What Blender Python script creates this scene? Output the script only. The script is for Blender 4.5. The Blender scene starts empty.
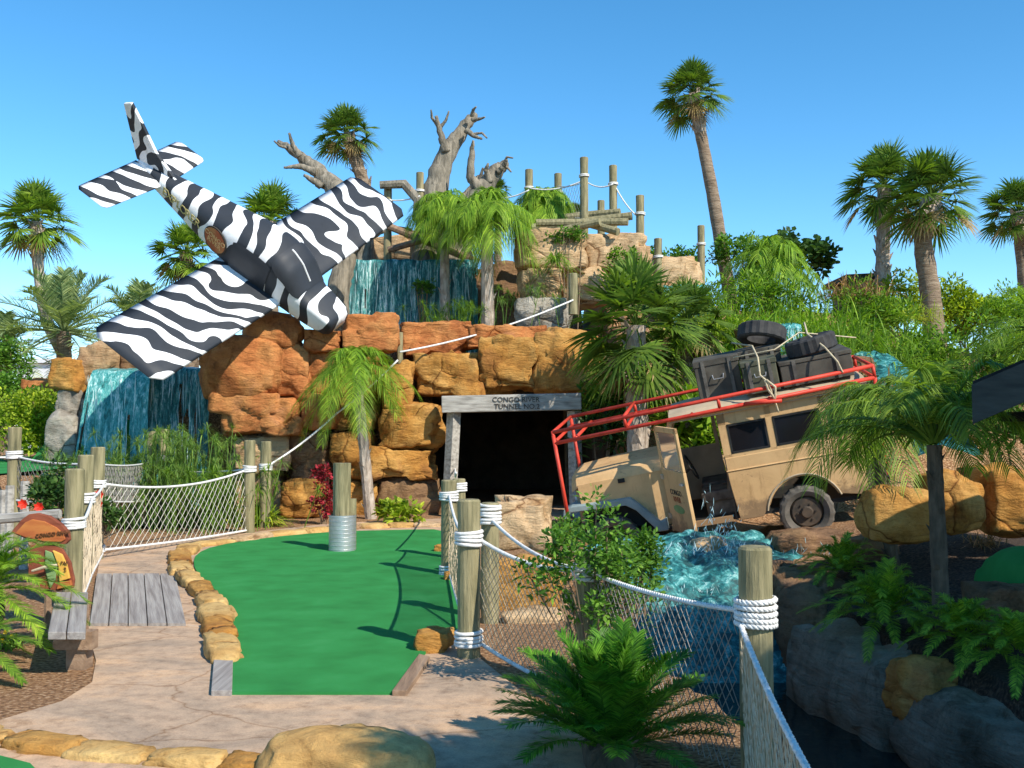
import bpy, math, random
import numpy as np
from mathutils import Vector, Matrix, noise
V = Vector
rnd = random.Random(7)
sc = bpy.context.scene
COL = sc.collection
F = 1000.0; CZ = 1.6; TILT = math.atan(46/1000.0)
def P(px, py, d):
    u = (px-512)/F; v = (384-py)/F
    y = math.cos(TILT)-v*math.sin(TILT); z = math.sin(TILT)+v*math.cos(TILT)
    return V((u/y*d, d, CZ+z/y*d))
def G(px, py, z=0.0):
    u = (px-512)/F; v = (384-py)/F
    y = math.cos(TILT)-v*math.sin(TILT); zz = math.sin(TILT)+v*math.cos(TILT)
    t = (z-CZ)/zz
    return V((u*t, y*t, z))
def R(a): return math.radians(a)
def sstep(a, b, x):
    t = np.clip((x-a)/(b-a), 0, 1); return t*t*(3-2*t)

# ------------------------------------------------------------------ materials
MATS = {}
def new_mat(name):
    m = bpy.data.materials.new(name); m.use_nodes = True
    nt = m.node_tree; nt.nodes.clear()
    out = nt.nodes.new('ShaderNodeOutputMaterial')
    b = nt.nodes.new('ShaderNodeBsdfPrincipled')
    nt.links.new(b.outputs[0], out.inputs[0])
    MATS[name] = m
    return m, nt, b, out
def node(nt, t, **k):
    n = nt.nodes.new(t)
    for a, v in k.items():
        if a.startswith('i_'):
            n.inputs[a[2:].replace('_', ' ')].default_value = v
        else: setattr(n, a, v)
    return n
def coords(nt, scale=(1, 1, 1), rot=(0, 0, 0), rand=True):
    tc = nt.nodes.new('ShaderNodeTexCoord')
    mp = nt.nodes.new('ShaderNodeMapping')
    mp.inputs['Scale'].default_value = scale; mp.inputs['Rotation'].default_value = rot
    nt.links.new(tc.outputs['Object'], mp.inputs['Vector'])
    if rand:
        oi = nt.nodes.new('ShaderNodeObjectInfo')
        mu = node(nt, 'ShaderNodeMath', operation='MULTIPLY'); mu.inputs[1].default_value = 37.0
        cb = nt.nodes.new('ShaderNodeCombineXYZ')
        nt.links.new(oi.outputs['Random'], mu.inputs[0])
        for i in range(3): nt.links.new(mu.outputs[0], cb.inputs[i])
        nt.links.new(cb.outputs[0], mp.inputs['Location'])
    return mp.outputs[0]
def ramp(nt, fac, cols, interp='LINEAR'):
    r = nt.nodes.new('ShaderNodeValToRGB'); cr = r.color_ramp; cr.interpolation = interp
    while len(cr.elements) < len(cols): cr.elements.new(0.5)
    for e, (p, c) in zip(cr.elements, cols):
        e.position = p; e.color = (c[0], c[1], c[2], 1)
    nt.links.new(fac, r.inputs[0])
    return r.outputs[0]
def ntex(nt, vec, scale, detail=4, rough=.55, dist=0):
    n = nt.nodes.new('ShaderNodeTexNoise'); n.inputs['Scale'].default_value = scale
    n.inputs['Detail'].default_value = detail; n.inputs['Roughness'].default_value = rough
    n.inputs['Distortion'].default_value = dist
    nt.links.new(vec, n.inputs['Vector']); return n.outputs['Fac']
def mixc(nt, fac, a, b, mode='MIX'):
    m = nt.nodes.new('ShaderNodeMix'); m.data_type = 'RGBA'; m.blend_type = mode
    if isinstance(fac, float): m.inputs[0].default_value = fac
    else: nt.links.new(fac, m.inputs[0])
    for s, x in ((6, a), (7, b)):
        if isinstance(x, tuple): m.inputs[s].default_value = (*x, 1)
        else: nt.links.new(x, m.inputs[s])
    return m.outputs[2]
def bump(nt, b, h, strength=.5, dist=.05, prev=None):
    n = nt.nodes.new('ShaderNodeBump'); n.inputs['Strength'].default_value = strength
    n.inputs['Distance'].default_value = dist
    nt.links.new(h, n.inputs['Height'])
    if prev: nt.links.new(prev, n.inputs['Normal'])
    nt.links.new(n.outputs[0], b.inputs['Normal']); return n.outputs[0]
def mk(name, cols, scale=3, stretch=(1, 1, 1), detail=5, rough=.8, bs=.4, bd=.02, bscale=None, metal=0, spec=.3, rand=True, rot=(0, 0, 0)):
    m, nt, b, o = new_mat(name)
    vec = coords(nt, stretch, rot, rand)
    n = ntex(nt, vec, scale, detail)
    nt.links.new(ramp(nt, n, cols), b.inputs['Base Color'])
    if bs: bump(nt, b, ntex(nt, vec, bscale or scale*4, 6, .65), bs, bd)
    b.inputs['Roughness'].default_value = rough; b.inputs['Metallic'].default_value = metal
    b.inputs['Specular IOR Level'].default_value = spec
    return m
def paint_mat(name, c1, c2, c3):
    m, nt, b, o = new_mat(name)
    vec = coords(nt, (1, 1, 1), rand=False)
    base = ramp(nt, ntex(nt, vec, 1.8, 9, .7, .4), [(.3, c1), (.48, c2), (.7, c3)])
    rust = ramp(nt, ntex(nt, vec, 5.5, 9, .8, .8), [(.60, (0, 0, 0)), (.66, (1, 1, 1))])
    col = mixc(nt, rust, base, (.20, .10, .05))
    st = ramp(nt, ntex(nt, coords(nt, (5, 5, .6), rand=False), 2.2, 6, .7), [(.30, (.66, .62, .56)), (.45, (1, 1, 1))])
    col = mixc(nt, .8, col, st, 'MULTIPLY')
    # dried mud reaching up from the sills
    tc = nt.nodes.new('ShaderNodeTexCoord'); sx = nt.nodes.new('ShaderNodeSeparateXYZ'); nt.links.new(tc.outputs['Object'], sx.inputs[0])
    md = node(nt, 'ShaderNodeMath', operation='MULTIPLY_ADD'); nt.links.new(ntex(nt, vec, 3.5, 8, .75), md.inputs[0]); md.inputs[1].default_value = 1.3; nt.links.new(sx.outputs['Z'], md.inputs[2])
    mud = ramp(nt, md.outputs[0], [(0, (1, 1, 1)), (.999, (1, 1, 1))])
    mm = node(nt, 'ShaderNodeMapRange'); mm.inputs['From Min'].default_value = 1.18; mm.inputs['From Max'].default_value = 1.42; mm.inputs['To Min'].default_value = .75; mm.inputs['To Max'].default_value = 0; nt.links.new(md.outputs[0], mm.inputs['Value'])
    nt.links.new(mixc(nt, mm.outputs[0], col, (.19, .125, .075)), b.inputs['Base Color'])
    bump(nt, b, ntex(nt, vec, 3, 5), .18, .015); b.inputs['Roughness'].default_value = .6; b.inputs['Specular IOR Level'].default_value = .3
    return m
def rock_mat(name, c1, c2, c3, c4, strat=3.0, bs=.9):
    m, nt, b, o = new_mat(name)
    vec = coords(nt, (1, 1, 1)); vs = coords(nt, (1, 1, strat))
    n1 = ntex(nt, vec, 1.3, 6, .6, .4); n2 = ntex(nt, vs, 3.5, 8, .7, .6)
    a = ramp(nt, n1, [(.32, c1), (.46, c2), (.58, c3), (.7, c4)])
    k = ramp(nt, n2, [(.28, (.36, .30, .26)), (.40, (.80, .77, .75)), (.55, (1, 1, 1)), (.75, (1.0, .95, .86))])
    col = mixc(nt, .85, a, k, 'MULTIPLY')
    vo = nt.nodes.new('ShaderNodeTexVoronoi'); vo.feature = 'DISTANCE_TO_EDGE'; vo.inputs['Scale'].default_value = 1.15
    dv = node(nt, 'ShaderNodeVectorMath', operation='ADD')
    nn = nt.nodes.new('ShaderNodeTexNoise'); nn.inputs['Scale'].default_value = 2.2; nn.inputs['Detail'].default_value = 4
    nt.links.new(vec, nn.inputs['Vector'])
    sv = node(nt, 'ShaderNodeVectorMath', operation='SCALE'); sv.inputs['Scale'].default_value = .22
    nt.links.new(nn.outputs['Color'], sv.inputs[0]); nt.links.new(vec, dv.inputs[0]); nt.links.new(sv.outputs[0], dv.inputs[1])
    nt.links.new(dv.outputs[0], vo.inputs['Vector'])
    cr = ramp(nt, vo.outputs['Distance'], [(0, (0, 0, 0)), (.018, (.55, .55, .55)), (.05, (1, 1, 1))])
    crc = ramp(nt, vo.outputs['Distance'], [(0, (.40, .30, .24)), (.014, (.88, .85, .83)), (.03, (1, 1, 1))])
    # cracks fade in and out
    cm = ramp(nt, ntex(nt, vec, .9, 2), [(.50, (0, 0, 0)), (.58, (1, 1, 1))])
    col2 = mixc(nt, 1.0, col, crc, 'MULTIPLY')
    stn = ramp(nt, ntex(nt, coords(nt, (1.2, 1.2, .55)), 2.1, 7, .72, .5), [(.30, (.30, .27, .22)), (.40, (.72, .68, .62)), (.48, (1, 1, 1)), (.66, (1, 1, 1)), (.76, (1.15, 1.12, 1.1))])
    spk = ramp(nt, ntex(nt, vec, 30, 5, .8), [(.3, (.72, .70, .68)), (.5, (1, 1, 1))])
    nt.links.new(mixc(nt, 1.0, mixc(nt, .9, mixc(nt, cm, col, col2), stn, 'MULTIPLY'), spk, 'MULTIPLY'), b.inputs['Base Color'])
    h = node(nt, 'ShaderNodeMath', operation='MULTIPLY'); nt.links.new(mixc(nt, cm, (1., 1., 1.), cr), h.inputs[0])
    h.inputs[1].default_value = .4
    h2 = node(nt, 'ShaderNodeMath', operation='ADD'); nt.links.new(h.outputs[0], h2.inputs[0]); nt.links.new(n2, h2.inputs[1])
    p = bump(nt, b, ntex(nt, vec, 22, 6, .7), .5, .02)
    bump(nt, b, h2.outputs[0], bs, .09, p)
    b.inputs['Roughness'].default_value = .85; b.inputs['Specular IOR Level'].default_value = .2
    return m
def leaf_mat(name, c1, c2, c3, trans=.25, rough=.52, scale=6, spec=.22):
    m, nt, b, out = new_mat(name)
    vec = coords(nt)
    col = ramp(nt, ntex(nt, vec, scale, 4, .7), [(.3, c1), (.5, c2), (.7, c3)])
    nt.links.new(col, b.inputs['Base Color'])
    b.inputs['Roughness'].default_value = rough; b.inputs['Specular IOR Level'].default_value = spec
    t = nt.nodes.new('ShaderNodeBsdfTranslucent')
    br = mixc(nt, 1.0, col, (1.5, 1.6, .6), 'MULTIPLY')
    nt.links.new(br, t.inputs[0])
    ms = nt.nodes.new('ShaderNodeMixShader'); ms.inputs[0].default_value = trans
    nt.links.new(b.outputs[0], ms.inputs[1]); nt.links.new(t.outputs[0], ms.inputs[2])
    nt.links.new(ms.outputs[0], out.inputs[0])
    return m
_lm = leaf_mat
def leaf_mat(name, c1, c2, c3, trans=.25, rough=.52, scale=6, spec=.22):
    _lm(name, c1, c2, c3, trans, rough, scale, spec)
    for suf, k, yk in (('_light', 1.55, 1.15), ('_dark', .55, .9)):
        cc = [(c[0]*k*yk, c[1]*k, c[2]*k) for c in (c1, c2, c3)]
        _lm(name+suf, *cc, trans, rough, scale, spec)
def zebra(name, axis, freq=9, amp=5.0, ns=1.1, skew=0.3, off=0.0):
    m, nt, b, o = new_mat(name)
    tc = nt.nodes.new('ShaderNodeTexCoord'); vec = tc.outputs['Object']
    mp = nt.nodes.new('ShaderNodeMapping'); nt.links.new(vec, mp.inputs[0]); mp.inputs['Location'].default_value = (off, off, off)
    n = ntex(nt, mp.outputs[0], ns, 1.0, .4, .3)
    n2 = ntex(nt, mp.outputs[0], ns*2.3, 0, .4, .2)
    sx = nt.nodes.new('ShaderNodeSeparateXYZ'); nt.links.new(vec, sx.inputs[0])
    o2 = {'X': 'Y', 'Y': 'X'}[axis]
    a = node(nt, 'ShaderNodeMath', operation='MULTIPLY_ADD'); nt.links.new(sx.outputs[axis], a.inputs[0]); a.inputs[1].default_value = freq
    s = node(nt, 'ShaderNodeMath', operation='MULTIPLY'); nt.links.new(sx.outputs[o2], s.inputs[0]); s.inputs[1].default_value = skew*freq
    nt.links.new(s.outputs[0], a.inputs[2])
    c = node(nt, 'ShaderNodeMath', operation='MULTIPLY_ADD'); nt.links.new(n, c.inputs[0]); c.inputs[1].default_value = amp*2.2
    nt.links.new(a.outputs[0], c.inputs[2])
    d = node(nt, 'ShaderNodeMath', operation='SINE'); nt.links.new(c.outputs[0], d.inputs[0])
    e = node(nt, 'ShaderNodeMath', operation='MULTIPLY_ADD'); nt.links.new(n2, e.inputs[0]); e.inputs[1].default_value = 2.6; nt.links.new(d.outputs[0], e.inputs[2])
    col = ramp(nt, e.outputs[0], [(0, (.028, .033, .042)), (.995, (.82, .83, .85))], 'CONSTANT')
    # threshold at ramp 0.995 -> shift value so that 1.3 is the edge
    e.inputs[1].default_value = 2.4
    f = node(nt, 'ShaderNodeMath', operation='SUBTRACT'); nt.links.new(e.outputs[0], f.inputs[0]); f.inputs[1].default_value = .22
    nt.links.new(f.outputs[0], nt.nodes[col.node.name].inputs[0])
    drt = ramp(nt, ntex(nt, vec, 2.2, 8, .75, .6), [(.30, (.70, .68, .64)), (.45, (.93, .92, .90)), (.6, (1, 1, 1))])
    nt.links.new(mixc(nt, 1.0, col, drt, 'MULTIPLY'), b.inputs['Base Color'])
    bump(nt, b, ntex(nt, vec, 5, 5), .25, .02)
    b.inputs['Roughness'].default_value = .55; b.inputs['Specular IOR Level'].default_value = .3
    return m

M = MATS
rock_mat('rock_orange', (.36, .12, .04), (.50, .185, .06), (.56, .25, .085), (.46, .21, .10), 3, .8)
rock_mat('rock_ochre', (.34, .15, .04), (.50, .24, .055), (.56, .31, .09), (.40, .18, .06), 3, .8)
rock_mat('rock_tan', (.42, .27, .15), (.56, .38, .21), (.62, .44, .26), (.48, .30, .15), 4, .7)
rock_mat('rock_brown', (.14, .085, .05), (.24, .14, .08), (.30, .18, .09), (.19, .12, .07))
rock_mat('rock_grey', (.22, .20, .17), (.36, .33, .28), (.44, .40, .33), (.27, .24, .2))
rock_mat('rock_slate', (.14, .12, .085), (.24, .215, .16), (.32, .29, .22), (.19, .165, .12), 5, 1.0)
rock_mat('rock_edge', (.38, .22, .08), (.56, .34, .12), (.62, .42, .17), (.48, .26, .10), 2, .5)
mk('mulch', [(.3, (.06, .03, .015)), (.43, (.24, .12, .055)), (.55, (.42, .23, .11)), (.66, (.62, .42, .26))], 30, (1, 1.5, 1), 9, .95, 1.0, .05, 30, rand=False)
m, nt, b, o = new_mat('path_stone')
vec = coords(nt, (1, 1.6, 1), rand=False)
c1 = ramp(nt, ntex(nt, vec, .8, 9, .65, 1.2), [(.28, (.27, .21, .17)), (.40, (.40, .30, .22)), (.50, (.50, .36, .255)), (.60, (.58, .39, .25)), (.72, (.58, .47, .37))])
c2 = ramp(nt, ntex(nt, coords(nt, (1, 1, 1), rand=False), 9, 8, .75), [(.3, (.62, .58, .55)), (.5, (.95, .93, .9)), (.7, (1.12, 1.08, 1.02))])
c3 = ramp(nt, ntex(nt, vec, 1.9, 10, .8, 1.0), [(.36, (.70, .66, .62)), (.44, (1, 1, 1)), (1, (1, 1, 1))])
vo = nt.nodes.new('ShaderNodeTexVoronoi'); vo.feature = 'DISTANCE_TO_EDGE'; vo.inputs['Scale'].default_value = .55
nv = nt.nodes.new('ShaderNodeTexNoise'); nv.inputs['Scale'].default_value = 1.6; nv.inputs['Detail'].default_value = 6; nt.links.new(vec, nv.inputs['Vector'])
sq = node(nt, 'ShaderNodeVectorMath', operation='SCALE'); sq.inputs['Scale'].default_value = .5; nt.links.new(nv.outputs['Color'], sq.inputs[0])
aq = node(nt, 'ShaderNodeVectorMath', operation='ADD'); nt.links.new(sq.outputs[0], aq.inputs[0]); nt.links.new(vec, aq.inputs[1]); nt.links.new(aq.outputs[0], vo.inputs['Vector'])
c3 = mixc(nt, 1.0, c3, ramp(nt, vo.outputs['Distance'], [(0, (.66, .58, .50)), (.005, (.9, .87, .84)), (.010, (1, 1, 1))]), 'MULTIPLY')
spk_ = ramp(nt, ntex(nt, coords(nt, (1, 1, 1), rand=False), 90, 3, .8), [(.3, (.80, .78, .76)), (.5, (1, 1, 1)), (.7, (1.1, 1.1, 1.1))]); c3 = mixc(nt, 1.0, c3, spk_, 'MULTIPLY')
nt.links.new(mixc(nt, 1.0, mixc(nt, 1.0, c1, c2, 'MULTIPLY'), c3, 'MULTIPLY'), b.inputs['Base Color'])
b.inputs['Roughness'].default_value = .85; b.inputs['Specular IOR Level'].default_value = .2
p_ = bump(nt, b, ntex(nt, vec, 3, 10, .8, 2.0), .35, .03); bump(nt, b, ntex(nt, coords(nt, (1, 1, 1), rand=False), 60, 5, .7), .35, .006, p_)
mk('mulch_shaded', [(.3, (.015, .010, .007)), (.5, (.06, .038, .025)), (.65, (.13, .085, .055)), (.75, (.24, .16, .11))], 30, (1, 1.5, 1), 9, .95, 1.0, .05, 30, rand=False)  # darker copy of the mulch, shade of the bank put into the colour
mk('turf', [(.25, (.024, .165, .042)), (.42, (.030, .205, .052)), (.58, (.034, .235, .062)), (.75, (.046, .26, .078))], 2.6, (1, 1, 1), 12, .95, .8, .006, 200, spec=.1, rand=False)
mk('wood_post', [(.25, (.09, .085, .045)), (.42, (.19, .17, .09)), (.56, (.28, .245, .135)), (.75, (.36, .31, .18))], 3.2, (6, 6, .7), 8, .8, .7, .015, 14)
mk('wood_grey', [(.25, (.17, .145, .13)), (.45, (.28, .25, .23)), (.6, (.36, .33, .30)), (.8, (.43, .39, .35))], 2.5, (14, .5, 14), 8, .8, .6, .012, 12)
mk('wood_weathered', [(.25, (.16, .15, .13)), (.45, (.31, .29, .26)), (.6, (.43, .41, .37)), (.8, (.54, .51, .46))], 2.5, (1.2, 8, 8), 8, .8, .6, .012, 12)
mk('wood_brown', [(.25, (.14, .09, .06)), (.5, (.26, .17, .11)), (.75, (.36, .25, .17))], 2.5, (8, .9, 8), 8, .8, .6, .012, 12)
mk('driftwood', [(.25, (.07, .06, .045)), (.42, (.17, .15, .115)), (.56, (.27, .235, .18)), (.75, (.38, .33, .26))], 3.0, (3.6, 3.6, .6), 8, .9, .9, .05, 8)
mk('trunk_brown', [(.3, (.14, .10, .065)), (.5, (.26, .19, .13)), (.7, (.36, .28, .2))], 4, (1, 1, 6), 6, .9, .9, .05, 7)
mk('trunk_pale', [(.3, (.22, .17, .13)), (.5, (.40, .33, .27)), (.7, (.55, .48, .41))], 5, (3, 3, 1), 6, .9, .8, .03, 12)
mk('trunk_dark', [(.3, (.06, .05, .035)), (.6, (.13, .10, .07)), (.8, (.19, .15, .11))], 6, (3, 3, 1), 6, .9, .9, .03, 12)
mk('stem_brown', [(.3, (.12, .08, .05)), (.7, (.25, .18, .11))], 8, bs=0)
leaf_mat('leaf_fan', (.075, .14, .022), (.12, .20, .032), (.18, .26, .05), .35)
leaf_mat('leaf_fan_light', (.09, .17, .02), (.15, .25, .03), (.22, .31, .05), .35)
leaf_mat('leaf_fan_dry', (.20, .14, .06), (.30, .22, .10), (.36, .28, .14), .2)
leaf_mat('leaf_lime', (.11, .22, .015), (.19, .33, .03), (.29, .42, .05), .35)
leaf_mat('leaf_grass', (.08, .17, .015), (.14, .26, .03), (.22, .33, .05), .4)
leaf_mat('leaf_yellow', (.16, .24, .02), (.26, .36, .03), (.36, .42, .05), .4)
leaf_mat('leaf_date', (.15, .22, .09), (.24, .32, .14), (.32, .40, .20), .3)
leaf_mat('leaf_dark', (.03, .08, .02), (.055, .12, .028), (.09, .17, .04), .25, .45)
leaf_mat('leaf_shrub', (.055, .14, .018), (.10, .22, .028), (.16, .30, .05), .35, .42, 9)
leaf_mat('leaf_papyrus', (.09, .18, .04), (.15, .26, .055), (.22, .33, .08), .4)
leaf_mat('leaf_cycad', (.05, .15, .015), (.085, .23, .02), (.14, .31, .035), .35, .42, 5)
leaf_mat('leaf_red', (.12, .01, .015), (.28, .025, .04), (.40, .06, .08), .3)
leaf_mat('leaf_rust', (.22, .12, .05), (.32, .19, .09), (.38, .26, .13), .2)
mk('petal_red', [(.3, (.62, .02, .01)), (.7, (.80, .05, .02))], 5, bs=0, rough=.6)
mk('petal_yellow', [(.3, (.8, .5, .02)), (.7, (.85, .6, .05))], 5, bs=0, rough=.6)
mk('rope_white', [(.3, (.55, .54, .52)), (.7, (.80, .79, .77))], 30, (1, 1, 1), 3, .85, .6, .004, 60)
mk('rope_tan', [(.3, (.40, .32, .20)), (.7, (.60, .52, .36))], 30, (1, 1, 1), 3, .9, .6, .004, 60)
mk('net_white', [(.3, (.48, .45, .38)), (.7, (.66, .63, .55))], 10, bs=0, rough=.9)
mk('net_cord', [(.3, (.38, .30, .20)), (.7, (.52, .43, .31))], 10, bs=0, rough=.9)
mk('net_cord_dark', [(.3, (.22, .20, .18)), (.7, (.32, .30, .27))], 10, bs=0, rough=.9)
mk('galvanised', [(.3, (.46, .47, .49)), (.7, (.62, .63, .65))], 5, (1, 1, 2), 5, .42, .15, .004, 30, metal=.75)
paint_mat('paint_tan', (.46, .285, .13), (.60, .38, .18), (.66, .43, .21))
mk('paint_tan_dull', [(.3, (.32, .26, .18)), (.5, (.44, .35, .24)), (.7, (.52, .41, .27))], 2.5, (1, 1, 1), 7, .75, .12, .01, 9)
mk('paint_blue_grey', [(.3, (.17, .23, .24)), (.7, (.27, .34, .35))], 4, bs=.1)
mk('paint_red', [(.25, (.30, .025, .015)), (.45, (.55, .045, .025)), (.7, (.62, .07, .04))], 6, (1, 1, 1), 6, .5, .15, .004, 30)
mk('black_trim', [(.3, (.012, .012, .012)), (.7, (.03, .03, .03))], 6, bs=.1, rough=.6)
mk('canopy_black', [(.3, (.025, .028, .034)), (.7, (.035, .04, .05))], 2, bs=.1, rough=.55)
mk('rubber', [(.3, (.025, .025, .027)), (.7, (.06, .058, .056))], 8, bs=.3, bd=.005, rough=.8)
mk('rubber_dusty', [(.3, (.07, .065, .055)), (.7, (.16, .14, .12))], 8, bs=.3, bd=.005, rough=.9)
mk('rim_rust', [(.3, (.05, .045, .04)), (.7, (.14, .10, .07))], 8, bs=.3, bd=.004, rough=.7, metal=.3)
mk('trunk_case', [(.3, (.045, .04, .033)), (.7, (.11, .10, .08))], 4, bs=.3, bd=.006, rough=.75)
mk('ammo_green', [(.3, (.05, .055, .035)), (.7, (.12, .12, .08))], 5, bs=.3, bd=.006, rough=.7)
mk('leather', [(.3, (.05, .045, .04)), (.7, (.16, .15, .13))], 6, bs=.2, rough=.7)
mk('sign_orange', [(.3, (.30, .075, .025)), (.5, (.42, .13, .035)), (.7, (.50, .20, .05))], 3, (1, 1, 5), 5, .55, .2, .005, 16)
mk('sign_brown', [(.3, (.16, .04, .02)), (.7, (.28, .08, .04))], 4, (1, 1, 4), bs=.2)
mk('sign_yellow', [(.3, (.60, .33, .05)), (.7, (.72, .44, .10))], 4, bs=.1)
mk('sign_green', [(.3, (.15, .26, .10)), (.7, (.26, .38, .16))], 4, bs=.1)
mk('ink_brown', [(.3, (.10, .04, .015)), (.7, (.14, .06, .02))], 4, bs=0)
mk('ink_dark', [(.3, (.035, .03, .026)), (.7, (.055, .05, .04))], 4, bs=0)
mk('letter_olive', [(.3, (.42, .36, .14)), (.7, (.55, .46, .20))], 4, bs=0)
mk('letter_cream', [(.3, (.62, .38, .16)), (.7, (.70, .45, .22))], 4, bs=0)
mk('emblem_red', [(.3, (.26, .045, .02)), (.5, (.36, .10, .04)), (.7, (.40, .22, .08))], 3, bs=0, rough=.5)
mk('white_paint', [(.3, (.70, .71, .72)), (.7, (.82, .82, .82))], 3, bs=0, rough=.5)
mk('house_wall', [(.3, (.55, .57, .60)), (.7, (.70, .72, .74))], 2, bs=0)
mk('house_glass', [(.3, (.05, .10, .20)), (.7, (.10, .18, .32))], 2, bs=0, rough=.2)
mk('dark_roof', [(.3, (.015, .016, .016)), (.7, (.04, .042, .04))], 5, (1, 6, 1), bs=.4, bd=.02)
mk('fascia', [(.3, (.028, .036, .034)), (.7, (.055, .066, .06))], 3, (1, 6, 6), bs=.3, bd=.01)
mk('thatch', [(.3, (.14, .10, .06)), (.7, (.34, .26, .16))], 3, (2, 2, 12), bs=.8, bd=.04)
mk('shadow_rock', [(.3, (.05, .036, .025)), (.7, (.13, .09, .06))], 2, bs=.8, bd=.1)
def water_mats():
    m, nt, b, o = new_mat('water_dark')
    vec = coords(nt, rand=False)
    b.inputs['Base Color'].default_value = (.006, .018, .018, 1); b.inputs['Roughness'].default_value = .08
    bump(nt, b, ntex(nt, vec, 5, 4), .25, .03)
    for nm, st, sc_ in (('water_fall', (9, 9, .55), 1.0), ('water_fall_bright', (7, 7, .9), 1.6)):
        m, nt, b, o = new_mat(nm)
        vec = coords(nt, st)
        n1 = ntex(nt, vec, sc_, 6, .7, .3)
        fine = ntex(nt, coords(nt, (3.2, 3.2, 1.0)), 9, 5, .75)
        ad = node(nt, 'ShaderNodeMath', operation='MULTIPLY_ADD'); nt.links.new(fine, ad.inputs[0]); ad.inputs[1].default_value = .55; nt.links.new(n1, ad.inputs[2])
        su = node(nt, 'ShaderNodeMath', operation='SUBTRACT'); nt.links.new(ad.outputs[0], su.inputs[0]); su.inputs[1].default_value = .275
        if nm == 'water_fall':
            cols = [(.34, (.005, .05, .052)), (.44, (.012, .12, .125)), (.52, (.03, .22, .22)), (.59, (.16, .42, .42)), (.67, (.62, .76, .76))]
        else:
            cols = [(.32, (.008, .10, .10)), (.44, (.03, .24, .24)), (.53, (.07, .36, .36)), (.61, (.28, .56, .56)), (.69, (.68, .82, .82))]
        nt.links.new(ramp(nt, su.outputs[0], cols), b.inputs['Base Color'])
        b.inputs['Roughness'].default_value = .22; b.inputs['Specular IOR Level'].default_value = .5
        bump(nt, b, ad.outputs[0], .8, .06)
    m, nt, b, o = new_mat('water_foam')
    vec = coords(nt)
    nn = nt.nodes.new('ShaderNodeTexNoise'); nn.inputs['Scale'].default_value = 3.5; nn.inputs['Detail'].default_value = 6
    nt.links.new(vec, nn.inputs['Vector'])
    sv = node(nt, 'ShaderNodeVectorMath', operation='SCALE'); sv.inputs['Scale'].default_value = .9; nt.links.new(nn.outputs['Color'], sv.inputs[0])
    dv = node(nt, 'ShaderNodeVectorMath', operation='ADD'); nt.links.new(vec, dv.inputs[0]); nt.links.new(sv.outputs[0], dv.inputs[1])
    vo = nt.nodes.new('ShaderNodeTexVoronoi'); vo.feature = 'DISTANCE_TO_EDGE'; vo.inputs['Scale'].default_value = 4.2; nt.links.new(dv.outputs[0], vo.inputs['Vector'])
    n1 = ntex(nt, vec, 5, 9, .78, .8)
    mu = node(nt, 'ShaderNodeMath', operation='MULTIPLY_ADD'); nt.links.new(n1, mu.inputs[0]); mu.inputs[1].default_value = .95; vk = node(nt, 'ShaderNodeMath', operation='MULTIPLY'); vk.inputs[1].default_value = .45; nt.links.new(vo.outputs['Distance'], vk.inputs[0]); nt.links.new(vk.outputs[0], mu.inputs[2])
    col = ramp(nt, mu.outputs[0], [(.33, (.62, .78, .75)), (.39, (.26, .54, .52)), (.46, (.06, .29, .29)), (.54, (.018, .15, .155)), (.64, (.006, .06, .065))])
    nt.links.new(col, b.inputs['Base Color']); b.inputs['Roughness'].default_value = .5
    inv = node(nt, 'ShaderNodeMath', operation='SUBTRACT'); inv.inputs[0].default_value = 1; nt.links.new(mu.outputs[0], inv.inputs[1])
    bump(nt, b, inv.outputs[0], .55, .05)
    mk('water_splash', [(.3, (.25, .55, .58)), (.7, (.75, .88, .9))], 20, bs=0, rough=.3)
water_mats()
def glass():
    m, nt, b, o = new_mat('glass')
    b.inputs['Base Color'].default_value = (.35, .32, .33, 1); b.inputs['Roughness'].default_value = .08
    b.inputs['Transmission Weight'].default_value = .75; b.inputs['IOR'].default_value = 1.1
    m, nt, b, o = new_mat('glass_dark')
    b.inputs['Base Color'].default_value = (.012, .011, .013, 1); b.inputs['Roughness'].default_value = .10
    b.inputs['Specular IOR Level'].default_value = .6
glass()
zebra('zebra_body', 'X', 14.5, 6.0, 1.1, .2, 1.7)
zebra('zebra_wing', 'Y', 13.5, 7.5, 1.1, -.45, 3.0)
zebra('zebra_wing_far', 'Y', 12.5, 7.5, 1.1, .15, 7.3)
zebra('zebra_tail', 'Y', 16.0, 4.0, 1.2, -.5, 5.0)
zebra('zebra_fin', 'X', 15.0, 6.5, 2.2, 0, 9.0)

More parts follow.
